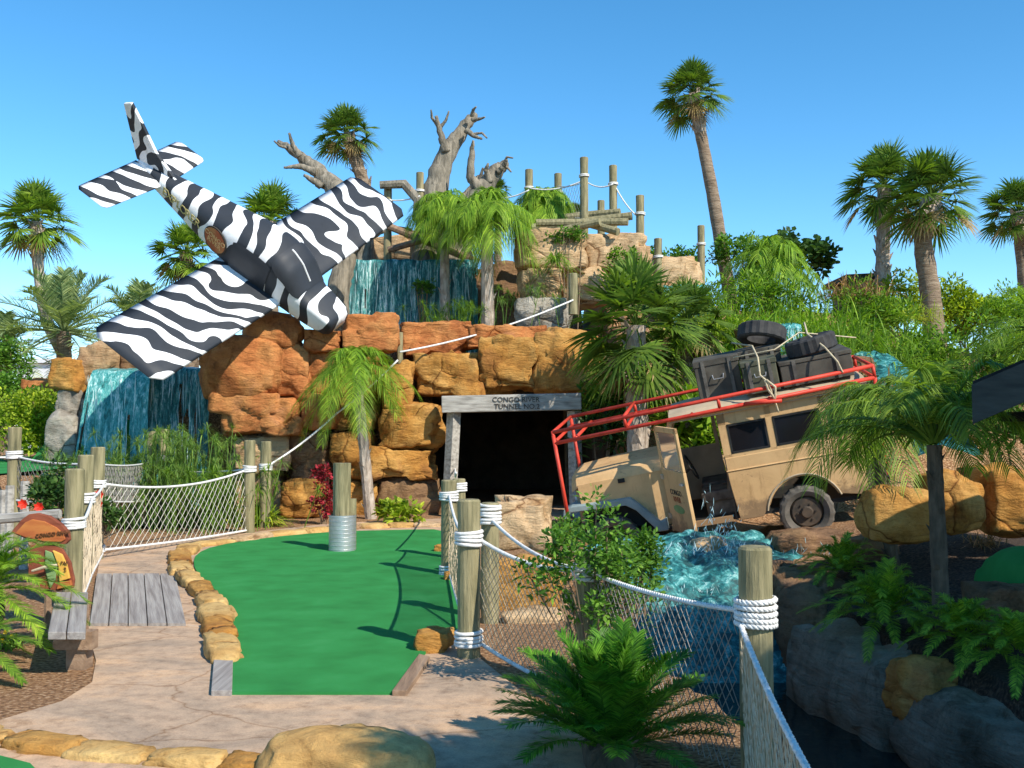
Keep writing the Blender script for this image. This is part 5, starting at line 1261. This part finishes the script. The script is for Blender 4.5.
trunk_mb([V((3.5, .6, -.1)), V((3.45, .6, 2)), V((3.4, .7, 3.9))], .17, .15, 10, boots=.6, seed=4).build('trunk', 'trunk_brown', t)
shift(FC[0], Matrix.Translation((3.4, .7, 3.9)) @ Matrix.Scale(1.15, 4)).build('crown', ['leaf_fan', 'leaf_fan_dry'], t)

# ------------------------------------------------------------------ airplane
def airplane():
    Hh = V((3.83, -.4, -2.87)).normalized(); Wv = V((3.32, 5.0, 3.8)); Wv = (Wv-Hh*Wv.dot(Hh)).normalized(); U = Hh.cross(Wv)
    C = P(264, 266, 18.8)
    mt = Matrix(((Hh.x, Wv.x, U.x, C.x), (Hh.y, Wv.y, U.y, C.y), (Hh.z, Wv.z, U.z, C.z), (0, 0, 0, 1)))
    t = thing('airplane', 'crashed light airplane painted in zebra stripes, nose down on the orange rocks', 'airplane', C, mat=mt)
    #        x, halfwidth, bottom, top
    ST = [(-3.15, .06, .15, .31), (-2.9, .14, .05, .35), (-2.2, .26, -.05, .45), (-1.5, .38, -.14, .56), (-.9, .46, -.22, .66), (-.35, .52, -.28, .76), (.15, .53, -.32, .80), (.5, .52, -.32, .78), (.75, .50, -.31, .66), (.98, .46, -.30, .42), (1.12, .42, -.29, .30), (1.45, .37, -.26, .22), (1.75, .33, -.22, .15), (1.82, .28, -.18, .10)]
    n = 28
    def section(st, grow=0):
        x, hw, zb, zt = st; zc = (zb+zt)/2; hh = (zt-zb)/2; o = []
        for k in range(n):
            a = 6.2832*k/n; ca, sa = math.cos(a), math.sin(a); e = .66-.30*float(sstep(.9, 1.5, x))
            o.append(V((x, (hw+grow)*math.copysign(abs(ca)**e, ca), zc+(hh+grow)*math.copysign(abs(sa)**e, sa))))
        return o
    def interp(x):
        for a, b in zip(ST, ST[1:]):
            if a[0] <= x <= b[0]:
                k = (x-a[0])/(b[0]-a[0]); return tuple(a[i]+(b[i]-a[i])*k for i in range(4))
    mb = MB(); xs_ = np.linspace(-3.15, 1.82, 60)
    for x in xs_: mb.v += section(interp(float(x)))
    for i in range(59):
        for k in range(n): a = i*n+k; b = i*n+(k+1) % n; mb.f.append((a, b, b+n, a+n)); mb.m.append(0)
    mb.f.append(tuple(range(n-1, -1, -1))); mb.f.append(tuple(59*n+k for k in range(n))); mb.m += [0, 0]
    fu = mb.build('fuselage', 'zebra_body', t, smooth=True)
    def patch(x0, x1, a0, a1, grow, nm, mat, parent):
        mb = MB(); NX = 12; NA = 14
        for i in range(NX+1):
            x = x0+(x1-x0)*i/NX; st = interp(x); zc = (st[2]+st[3])/2; hh = (st[3]-st[2])/2
            # round the corners of the patch
            e = 1-.22*(abs(2*i/NX-1))**4
            am = (a0+a1)/2; ah = (a1-a0)/2*e
            for k in range(NA+1):
                a = R(am-ah+2*ah*k/NA); ca, sa = math.cos(a), math.sin(a); q = .62
                mb.v.append(V((x, (st[1]+grow)*math.copysign(abs(ca)**q, ca), zc+(hh+grow)*math.copysign(abs(sa)**q, sa))))
        for i in range(NX):
            for k in range(NA): a = i*(NA+1)+k; mb.f.append((a, a+1, a+NA+2, a+NA+1)); mb.m.append(0)
        return mb.build(nm, mat, parent, smooth=True)
    ws = patch(.40, 1.08, 20, 160, .012, 'windshield', 'canopy_black', t)
    mb = MB(); mb.tube([V((x, 0, interp(x)[3]+.016)) for x in np.linspace(.46, 1.0, 8)], .016, 5); mb.build('centre_strip', 'white_paint', ws)
    patch(-.45, .42, 150, 205, .010, 'side_window', 'canopy_black', t)
    patch(-.45, .42, -25, 30, .010, 'side_window', 'canopy_black', t)
    def wing(y0, y1, chord0, chord1, xc0, xc1, z0, z1, th, nm, mat, tipr=.18):
        mb = MB(); prof = [(-1, 0), (-.7, .22), (-.2, .62), (.35, .9), (.75, .75), (.95, .35), (1, 0), (.95, -.25), (.6, -.35), (0, -.3), (-.6, -.12)]
        K = 24; m = len(prof)
        for i in range(K+1):
            s = i/K; y = y0+(y1-y0)*s; ch = chord0+(chord1-chord0)*s; xc = xc0+(xc1-xc0)*s; z = z0+(z1-z0)*s; k = 1.0; tk = 1.0
            e = (1-s)*abs(y1-y0)
            if e < tipr: q = 1-e/tipr; k = 1-.22*q**2.5; tk = math.sqrt(max(.01, 1-q*q*.98))
            for u, v in prof: mb.v.append(V((xc+u*ch/2*k, y, z+v*th*tk)))
        for i in range(K):
            for j in range(m): a = i*m+j; b = i*m+(j+1) % m; mb.f.append((a, b, b+m, a+m)); mb.m.append(0)
        mb.f.append(tuple(range(m-1, -1, -1))); mb.f.append(tuple(K*m+j for j in range(m))); mb.m += [0, 0]
        return mb.build(nm, mat, t, smooth=True)
    wing(-.3, -3.65, 1.52, 1.46, .05, .10, -.10, .12, .095, 'wing', 'zebra_wing')
    wing(.3, 3.7, 1.52, 1.46, .05, .10, -.10, .12, .095, 'wing', 'zebra_wing_far')
    wing(-.05, -1.52, .80, .70, -2.80, -2.84, .26, .28, .04, 'tailplane', 'zebra_tail', .1)
    wing(.05, 1.08, .80, .70, -2.80, -2.84, .26, .28, .04, 'tailplane', 'zebra_tail', .1)
    mb = MB(); mb.prism([(-2.15, .38), (-3.2, .28), (-3.68, 1.24), (-3.52, 1.36), (-3.24, 1.12), (-2.80, .70)], lambda u, v, w_: V((u, w_, v)), -.035, .035); mb.build('fin', 'zebra_fin', t, bevel=.015)
    # lettering and round emblem on the near side (local -y)
    def side(x, dz):
        st = interp(x); return V((x, -st[1]-.012, (st[2]+st[3])/2+dz))
    word = 'EXPLORER'
    for i, ch in enumerate(word):
        x = -2.28+i*.135; p = side(x, .05); sl = math.atan2(interp(x-.1)[1]-interp(x+.1)[1], .2)
        mb = text_mb(ch, .25, .004); mb.xf(Matrix.Translation(p) @ Matrix.Rotation(sl, 4, 'Z') @ RX); mb.build('lettering', 'letter_olive', fu)
    p = side(-.84, .04); sl = math.atan2(interp(-1.2)[1]-interp(-.8)[1], .4)
    m4 = Matrix.Translation(p) @ Matrix.Rotation(sl, 4, 'Z') @ RX
    mb = MB(); mb.prism([(.29*math.cos(a), .27*math.sin(a)) for a in np.linspace(0, 6.2832, 33)[:-1]], lambda u, v, w_: m4 @ V((u, v, w_)), -.02, .006); em = mb.build('emblem', 'ink_dark', t)
    mb = MB(); mb.prism([(.265*math.cos(a), .245*math.sin(a)) for a in np.linspace(0, 6.2832, 33)[:-1]], lambda u, v, w_: m4 @ V((u, v, w_)), .007, .012); mb.build('emblem_face', 'emblem_red', em)
    for s_, dy in (('CONGO', .055), ('RIVER', -.065)):
        mb = text_mb(s_, .14, .003); mb.xf(m4 @ Matrix.Translation((0, dy, .016))); mb.build('lettering', 'letter_cream', em)
airplane()

# ------------------------------------------------------------------ wagon
def arc(cx, cz, r, a0, a1, n=12): return [(cx+r*math.cos(R(a0+(a1-a0)*k/n)), cz+r*math.sin(R(a0+(a1-a0)*k/n))) for k in range(n+1)]
TH = R(13); PI_ = R(10.5)
fw = V((-math.cos(TH)*math.cos(PI_), math.sin(TH)*math.cos(PI_), -math.sin(PI_))); lf = V((-math.sin(TH), -math.cos(TH), 0)); upv = fw.cross(lf); RO = R(8); lf = (lf*math.cos(RO)-upv*math.sin(RO)).normalized(); upv = fw.cross(lf)
JO = P(807, 512, 14.2)-upv*.375
JM = Matrix(((fw.x, lf.x, upv.x, JO.x), (fw.y, lf.y, upv.y, JO.y), (fw.z, lf.z, upv.z, JO.z), (0, 0, 0, 1)))
def jp(x, y, z): return JM @ V((x, y, z))
def tyre_mb(c, r, w_, ax='y', tread=True, inner=.62):
    mb = MB(); K = 40; prof = [(inner, -.34), (.80, -.5), (.93, -.46), (1.0, -.36), (1.0, 0), (1.0, .36), (.93, .46), (.80, .5), (inner, .34), (inner-.02, 0)]
    m = len(prof)
    for k in range(K):
        a = 6.2832*k/K
        for j, (u, v) in enumerate(prof):
            rr = u*r
            if tread and u >= .93 and k % 2 == 0: rr *= .965
            if ax == 'y': mb.v.append(V(c)+V((rr*math.cos(a), v*w_, rr*math.sin(a))))
            else: mb.v.append(V(c)+V((rr*math.cos(a), rr*math.sin(a), v*w_)))
    for k in range(K):
        for j in range(m):
            a = k*m+j; b = k*m+(j+1) % m; c2 = ((k+1) % K)*m+(j+1) % m; d = ((k+1) % K)*m+j
            mb.f.append((a, b, c2, d)); mb.m.append(0)
    return mb
def wagon():
    t = thing('safari_wagon', 'old tan off road wagon tilted nose down among rocks with its door open', 'off-road car', JO, mat=JM)
    XZ = lambda u, v, w_: V((u, w_, v))
    WD = 1.62; N = 0.0  # near side y=0, far side y=-1.62
    rear = [(.92, .42), (.60, .42)]+arc(0, .40, .50, 20, 160, 14)+[(-1.05, .45), (-1.08, 1.33), (1.0, 1.33)]
    for y0 in (0, -WD):
        mb = MB(); mb.prism(rear, XZ, y0-.03, y0+.03)
        # window frame: pillars and rails
        for a, b, c, d in ((.86, 1.33, .98, 2.02), (.22, 1.33, .32, 2.02), (-.52, 1.33, -.42, 2.02), (-1.08, 1.33, -1.0, 2.02), (-1.08, 1.80, .98, 2.02), (-1.08, 1.30, 1.0, 1.38)):
            mb.prism([(a, b), (c, b), (c, d), (a, d)], XZ, y0-.022, y0+.022)
        mb.build('side_panel', 'paint_tan', t, bevel=.008)
        for x0, x1 in ((.32, .86), (-.42, .22), (-1.0, -.52)):
            mb = MB(); mb.prism([(x0, 1.38), (x1, 1.38), (x1, 1.80), (x0, 1.80)], XZ, y0-.006, y0+.006); w1 = mb.build('window', 'glass_dark', t)
            mb = MB(); 
            for a, b, c, d in ((x0, 1.38, x0+.025, 1.80), (x1-.025, 1.38, x1, 1.80), (x0, 1.38, x1, 1.405), (x0, 1.775, x1, 1.80)):
                mb.prism([(a, b), (c, b), (c, d), (a, d)], XZ, y0-.012, y0+.028)
            mb.build('window_frame', 'black_trim', w1)
        sg = 1 if y0 == 0 else -1
        mb = MB(); mb.prism([(.965, .44), (.975, .44), (.975, 1.36), (.965, 1.36)], XZ, y0+.028*sg, y0+.0325*sg); mb.prism([(-1.04, .70), (.96, .70), (.96, .708), (-1.04, .708)], XZ, y0+.028*sg, y0+.0325*sg) if False else None; mb.build('seam', 'black_trim', t)
        ap = [V((.53*math.cos(R(a_)), y0+.035*sg, .40+.53*math.sin(R(a_)))) for a_ in range(10, 172, 9)]; mb = MB(); mb.tube(ap, .014, 6); mb.build('arch_lip', 'paint_tan_dull', t)
        # crease line
        mb = MB(); mb.tube([V((.98, y0+.03*(1 if y0 == 0 else -1), 1.14)), V((-1.06, y0+.03*(1 if y0 == 0 else -1), 1.14))], .014, 6); mb.build('trim_strip', 'paint_tan', t)
    mb = MB(); mb.box((-1.07, -WD/2, .9), (.03, WD/2, .46)); mb.box((-1.07, -WD/2, 1.9), (.03, WD/2, .14)); mb.build('tailgate', 'paint_tan', t)
    # roof: crowned
    mb = MB(); KX = 14; KY = 12
    for zz in (0, 1):
        for i in range(KX+1):
            x = -1.12+2.76*i/KX
            for k in range(KY+1):
                y = .06-(WD+.12)*k/KY; s = 2*k/KY-1; fx = abs(2*i/KX-1)
                mb.v.append(V((x, y, 2.03+.13*(1-s**4)*(1-.35*fx**6)-(.04 if zz else 0)-(.02 if abs(s) > .98 else 0))))
    n1 = (KX+1)*(KY+1)
    for i in range(KX):
        for k in range(KY):
            a = i*(KY+1)+k; mb.f.append((a, a+KY+1, a+KY+2, a+1)); mb.f.append((n1+a, n1+a+1, n1+a+KY+2, n1+a+KY+1)); mb.m += [0, 0]
    for i in range(KX):
        for k in (0, KY): a = i*(KY+1)+k; b = a+KY+1; mb.f.append((a, b, b+n1, a+n1)); mb.m.append(0)
    for k in range(KY):
        for i in (0, KX): a = i*(KY+1)+k; mb.f.append((a, a+1, a+1+n1, a+n1)); mb.m.append(0)
    mb.build('roof', 'paint_tan_dull', t, smooth=False)
    mb = MB(); mb.tube([V((1.64, .07, 2.02)), V((-1.1, .07, 2.02))], .028, 6); mb.tube([V((1.64, -WD-.07, 2.02)), V((-1.1, -WD-.07, 2.02))], .028, 6); mb.build('rain_gutter', 'paint_tan', t)
    # cab: pillars, cowl, windshield
    mb = MB()
    for y0 in (0, -WD):
        mb.tube([V((1.86, y0, 1.30)), V((1.62, y0, 2.03))], .04, 6)
        mb.prism([(1.02, .42), (1.9, .42), (1.9, .50), (1.02, .50)], XZ, y0-.03, y0+.03)
    mb.tube([V((1.86, 0, 1.32)), V((1.86, -WD, 1.32))], .045, 6); mb.tube([V((1.63, 0, 1.98)), V((1.63, -WD, 1.98))], .035, 6); mb.tube([V((1.80, -WD/2, 1.32)), V((1.63, -WD/2, 1.98))], .02, 6)
    mb.build('windshield_frame', 'paint_tan', t)
    mb = MB(); mb.add([V((1.85, -.04, 1.35)), V((1.85, -WD+.04, 1.35)), V((1.64, -WD+.04, 1.96)), V((1.64, -.04, 1.96))], [(0, 1, 2, 3)]); mb.build('windshield', 'glass', t)
    # engine bay side + hood
    for y0 in (-.10, -WD+.10):
        mb = MB(); mb.prism([(1.86, .50), (2.05, .50), (2.35, .92), (3.16, .98), (3.16, 1.30), (1.86, 1.33)], XZ, y0-.02, y0+.02); mb.build('engine_side', 'paint_tan', t, bevel=.006)
    mb = MB(); hp = [(-.06, 1.31), (-.12, 1.42), (-.30, 1.50), (-WD/2, 1.53), (-WD+.30, 1.50), (-WD+.12, 1.42), (-WD+.06, 1.31)]
    for x, dz, ins in ((1.84, 0, 0), (2.6, -.02, .02), (3.18, -.06, .06), (3.27, -.12, .12)):
        for y, z in hp: mb.v.append(V((x, y+(ins if y < -WD/2 else -ins if y > -WD/2 else 0), z+dz)))
    for i in range(3):
        for k in range(6): a = i*7+k; mb.f.append((a, a+1, a+8, a+7)); mb.m.append(0)
    mb.f.append((21, 22, 23, 24, 25, 26, 27)); mb.m.append(0)
    mb.build('hood', 'paint_tan', t, smooth=False)
    mb = MB(); mb.box((2.5, -.065, 1.26), (.05, .012, .03)); mb.build('hood_latch', 'black_trim', t)
    mb = MB(); mb.box((3.2, -WD/2, 1.02), (.03, .58, .32)); g_ = mb.build('grille', 'paint_tan_dull', t)
    for y in (-.42, -WD+.42):
        mb = MB(); mb.tube([V((3.22, y, 1.05)), V((3.27, y, 1.05))], .10, 14); mb.build('headlight', 'galvanised', t)
    mb = MB(); mb.box((3.42, -WD/2, .58), (.05, .82, .08)); mb.build('bumper', 'paint_blue_grey', t, bevel=.01)
    # front fenders
    for y0, y1 in ((.03, -.34), (-WD-.03, -WD+.34)):
        out = [(1.95, .62), (2.05, .58), (2.30, .88), (2.42, 1.00), (3.30, 1.02), (3.42, .98), (3.46, .84), (3.40, .84), (3.32, .93), (2.50, .90), (2.36, .80), (2.10, .44), (1.95, .44)]
        mb = MB(); mb.prism(out, XZ, y0, y1); mb.build('fender', 'paint_blue_grey', t, bevel=.015)
    # floor and interior
    mb = MB(); mb.box((.95, -WD/2, .46), (1.95, WD/2-.04, .03)); mb.box((1.86, -WD/2, .9), (.03, WD/2-.04, .42)); mb.box((2.5, -WD/2, .75), (.7, .5, .25)); mb.build('floor_pan', 'black_trim', t)
    for y in (-.42, -WD+.42):
        mb = MB(); mb.box((1.15, y, .78), (.26, .27, .08)); mb.box((.93, y, 1.08), (.06, .27, .32), Matrix.Rotation(-.15, 3, 'Y')); mb.box((1.15, y, .6), (.22, .22, .12)); mb.build('car_seat', 'leather', t, bevel=.03)
    mb = MB(); cs = V((1.48, -.42, 1.22)); ring_pts = [cs+V((.07*math.sin(a)*1.0, .19*math.cos(a), .18*math.sin(a))) for a in np.linspace(0, 6.2832, 25)]
    mb.tube(ring_pts, .014, 6, 0, False); mb.tube([cs, V((1.8, -.42, 1.0))], .02, 6); mb.tube([cs-V((0, .19, 0)), cs+V((0, .19, 0))], .01, 5); mb.build('steering_wheel', 'black_trim', t)
    mb = MB(); mb.box((1.80, -WD/2, 1.22), (.07, WD/2-.06, .12)); mb.build('dashboard', 'paint_tan_dull', t)
    # wheels
    for x, y, s in ((0, -.06, 1), (0, -WD+.06, -1), (2.76, -.10, 1), (2.76, -WD+.10, -1)):
        tr = tyre_mb((x, y, .375), .385, .23); w1 = tr.build('wheel', 'rubber_dusty', t, smooth=False)
        mb = MB(); mb.tube([V((x, y-.07*s, .375)), V((x, y+.02*s, .375)), V((x, y+.06*s, .375))], [.235, .235, .20], 22, 0)
        mb.tube([V((x, y+.06*s, .375)), V((x, y+.11*s, .375))], [.09, .07], 14)
        for k in range(6): a = 6.2832*k/6; q = V((x+.125*math.cos(a), y+.06*s, .375+.125*math.sin(a))); mb.tube([q, q+V((0, .02*s, 0))], .014, 6)
        mb.build('rim', 'rim_rust', w1)
    mb = MB(); mb.tube([V((0, -.1, .375)), V((0, -WD+.1, .375))], .06, 8); mb.tube([V((2.76, -.1, .375)), V((2.76, -WD+.1, .375))], .06, 8); mb.build('axle', 'black_trim', t)
    # open near door, hinged at the front
    phi = R(66); hx, hy = 1.84, .03; dx, dy = -math.cos(phi), math.sin(phi)
    DF = lambda u, v, w_: V((hx+dx*u-dy*w_*0+(-dy)*(-w_)*-1*0+(-w_)*dy*1.0, hy+dy*u+(-w_)*(-dx)*-1.0, v))
    nx_, ny_ = -dy, -dx   # outward side of the door (faces forward and out)
    DF = lambda u, v, w_: V((hx+dx*u+(dy)*w_, hy+dy*u+(-dx)*w_, v))
    mb = MB(); mb.prism([(0, .44), (.84, .44), (.84, 1.36), (0, 1.36)], DF, 0, .05)
    for a, b, c, d in ((0, 1.36, .07, 1.98), (.77, 1.36, .84, 1.98), (0, 1.90, .84, 1.98)): mb.prism([(a, b), (c, b), (c, d), (a, d)], DF, .005, .045)
    dr = mb.build('door', 'paint_tan', t, bevel=.008)
    dr['label'] = 'open tan driver door'
    mb = MB(); mb.prism([(.07, 1.36), (.77, 1.36), (.77, 1.90), (.07, 1.90)], DF, .02, .028); mb.build('door_window', 'glass', dr)
    mb = MB(); mb.prism([(.70, 1.18), (.80, 1.18), (.80, 1.21), (.70, 1.21)], DF, .052, .085); mb.build('door_handle', 'galvanised', dr)
    for hz in (.62, 1.20): mb = MB(); mb.prism([(-.05, hz), (.06, hz), (.06, hz+.07), (-.05, hz+.07)], DF, .05, .066); mb.build('hinge', 'paint_tan_dull', dr)
    md = Matrix(((-dx, dy, 0, 0), (-dy, -dx, 0, 0), (0, 0, 1, 0), (0, 0, 0, 1)))
    # emblem on the door's outer face: text runs from rear edge (u=.84) to hinge when read from outside
    def on_door(mb2, u, v, off):
        c = DF(u, v, 0); ax = V((dx, dy, 0)); nrm = V((dy, -dx, 0)); xdir = -ax if nrm.cross(V((0, 0, 1))).dot(ax) > 0 else ax
        xdir = V((0, 0, 1)).cross(nrm).normalized()
        m = Matrix(((xdir.x, 0, nrm.x, c.x), (xdir.y, 0, nrm.y, c.y), (0, 1, 0, c.z), (0, 0, 0, 1))) @ Matrix.Translation((0, 0, off)); mb2.xf(m); return mb2
    on_door(text_mb('CONGO', .11, .002), .42, 1.04, .054).build('lettering', 'ink_dark', dr)
    on_door(text_mb('RIVER', .11, .002), .42, .94, .054).build('lettering', 'emblem_red', dr)
    e2 = MB(); e2.prism([(.20*math.cos(a), .06*math.sin(a)) for a in np.linspace(0, 6.2832, 25)[:-1]], lambda u, v, w_: V((u, v, w_)), 0, .003); on_door(e2, .42, .80, .052).build('emblem', 'sign_green', dr)
    # far door
    mb = MB(); mb.prism([(1.04, .46), (1.84, .46), (1.84, 1.33), (1.04, 1.33)], XZ, -WD-.02, -WD+.02)
    for a, b, c, d in ((1.04, 1.33, 1.10, 1.98),): mb.prism([(a, b), (c, b), (c, d), (a, d)], XZ, -WD-.02, -WD+.02)
    mb.build('door', 'paint_tan_dull', t)
    # red rack
    y1, y0 = .12, -WD-.12; x0, x1 = -1.22, 3.32
    def rz(x): return 2.07+(-.015)*x
    rk_ = MB(); r = .028
    for y in (y0, y1):
        for dz in (0, .165): rk_.tube([V((x0, y, rz(x0)+dz)), V((x1, y, rz(x1)+dz-.02))], r, 8)
        for x in (x0, .9, 2.25, x1): rk_.tube([V((x, y, rz(x))), V((x, y, rz(x)+.165))], r*.85, 8)
        rk_.tube([V((x1, y, rz(x1)+.1)), V((3.36, y, .62))], r, 8)
        rk_.tube([V((x0, y, rz(x0))), V((x0+.10, y, .70))], r, 8)
    for x, dz in ((x0, 0), (x0, .165), (x1, 0), (x1, .145), (2.25, 0), (2.25, .165), (1.3, -.01), (.2, -.01), (3.0, 0)): rk_.tube([V((x, y0, rz(x)+dz)), V((x, y1, rz(x)+dz))], r*.9, 8)
    rk_.tube([V((.55, y1+.01, rz(.5)+.0)), V((.05, y1+.10, 2.02))], r, 8)
    rr_ = rk_.build('roof_rack', 'paint_red', t, smooth=True)
    mb = MB()
    for y in (y0, y1): mb.tube([V((x0+.10, y, .74)), V((x0+.11, y, .62))], .05, 10)
    mb.build('rack_foot', 'black_trim', rr_)
    return t
wagon()
# luggage on the roof (own things, placed in the wagon's tilted frame)
def lug(name, label, cat, x0, x1, y0, y1, z0, z1, mat, detail):
    m4 = JM @ Matrix.Translation(((x0+x1)/2, (y0+y1)/2, z0)); t = thing(name, label, cat, (0, 0, 0), mat=m4)
    hx, hy, h = (x1-x0)/2, (y1-y0)/2, z1-z0
    mb = MB(); mb.box((0, 0, h*.42), (hx, hy, h*.42)); mb.build('body', mat, t, bevel=.012)
    mb = MB(); mb.box((0, 0, h*.92), (hx+.012, hy+.012, h*.08)); mb.build('lid', mat, t, bevel=.01)
    mb = MB()
    for k in (-.6, .6): mb = MB(); mb.box((hx*k, hy+.012, h*.5), (.025, .012, h*.48)); mb.build('strap', 'leather', t)
    if detail: mb = MB(); mb.tube([V((-.08, hy+.01, h*.6)), V((-.07, hy+.05, h*.5)), V((.07, hy+.05, h*.5)), V((.08, hy+.01, h*.6))], .008, 6); mb.build('handle', 'galvanised', t)
    return t
lug('travel_trunk', 'large dark travel trunk at the front of the roof luggage', 'trunk', .52, 1.16, -1.3, -.35, 2.15, 2.74, 'trunk_case', 1)
lug('metal_case', 'olive metal case strapped in front of the dark trunk', 'case', .02, .50, -.62, -.04, 2.15, 2.62, 'ammo_green', 1)
lug('flat_case', 'flat dark case lying on the roof under the upper tyre', 'case', -.10, .50, -1.45, -.66, 2.15, 2.74, 'trunk_case', 0)
lug('supply_box', 'dark supply box under the lying tyre at the rear of the roof', 'box', -1.0, -.02, -1.35, -.10, 2.15, 2.52, 'trunk_case', 0)
def spare(label, pos, rot):
    m4 = JM @ Matrix.Translation(pos) @ rot; o = tyre_mb((0, 0, 0), .36, .24, 'z', True, .58).build('loose_tyre', 'rubber', loc=(0, 0, 0), smooth=False)
    o.matrix_world = m4; tag(o, label, 'tyre')
spare('loose black tyre lying flat at the rear of the roof luggage', (-.52, -.42, 2.66), Matrix.Rotation(.10, 4, 'Y'))
spare('loose black tyre leaning on top of the dark cases', (.10, -.92, 2.92), Matrix.Rotation(-.30, 4, 'Y') @ Matrix.Rotation(.35, 4, 'X'))
def jrope(pts, label, r=.014):
    mb = MB(); q = [jp(*p) for p in pts]; K = []
    for i in range(len(q)-1):
        for k in range(4): K.append(q[i].lerp(q[i+1], k/4))
    K.append(q[-1]); mb.tube(K, r, 6); tag(mb.build('lashing_rope', 'rope_tan', smooth=True), label, 'rope')
jrope([(.55, -1.3, 2.86), (.28, -.5, 2.80), (.25, .05, 2.66), (.27, .14, 2.42), (.18, .16, 2.30), (.14, .15, 2.02), (.12, .13, 1.86)], 'pale rope tied over the olive metal case and hanging down')
jrope([(.20, .16, 2.34), (.10, .17, 2.22), (.13, .16, 2.05), (.20, .16, 2.20), (.22, .15, 2.34)], 'knotted loop of pale rope at the rack rail', .018)
jrope([(-.55, -1.2, 2.95), (-.50, -.4, 2.82), (-.66, .02, 2.62), (-.78, .13, 2.40), (-.82, .14, 2.24)], 'pale rope tied over the lying tyre')
jrope([(.58, -.3, 2.70), (.0, -.02, 2.72), (-.4, -.5, 2.86), (-1.2, -.9, 2.60)], 'thin pale cord strung along the luggage tops', .010)
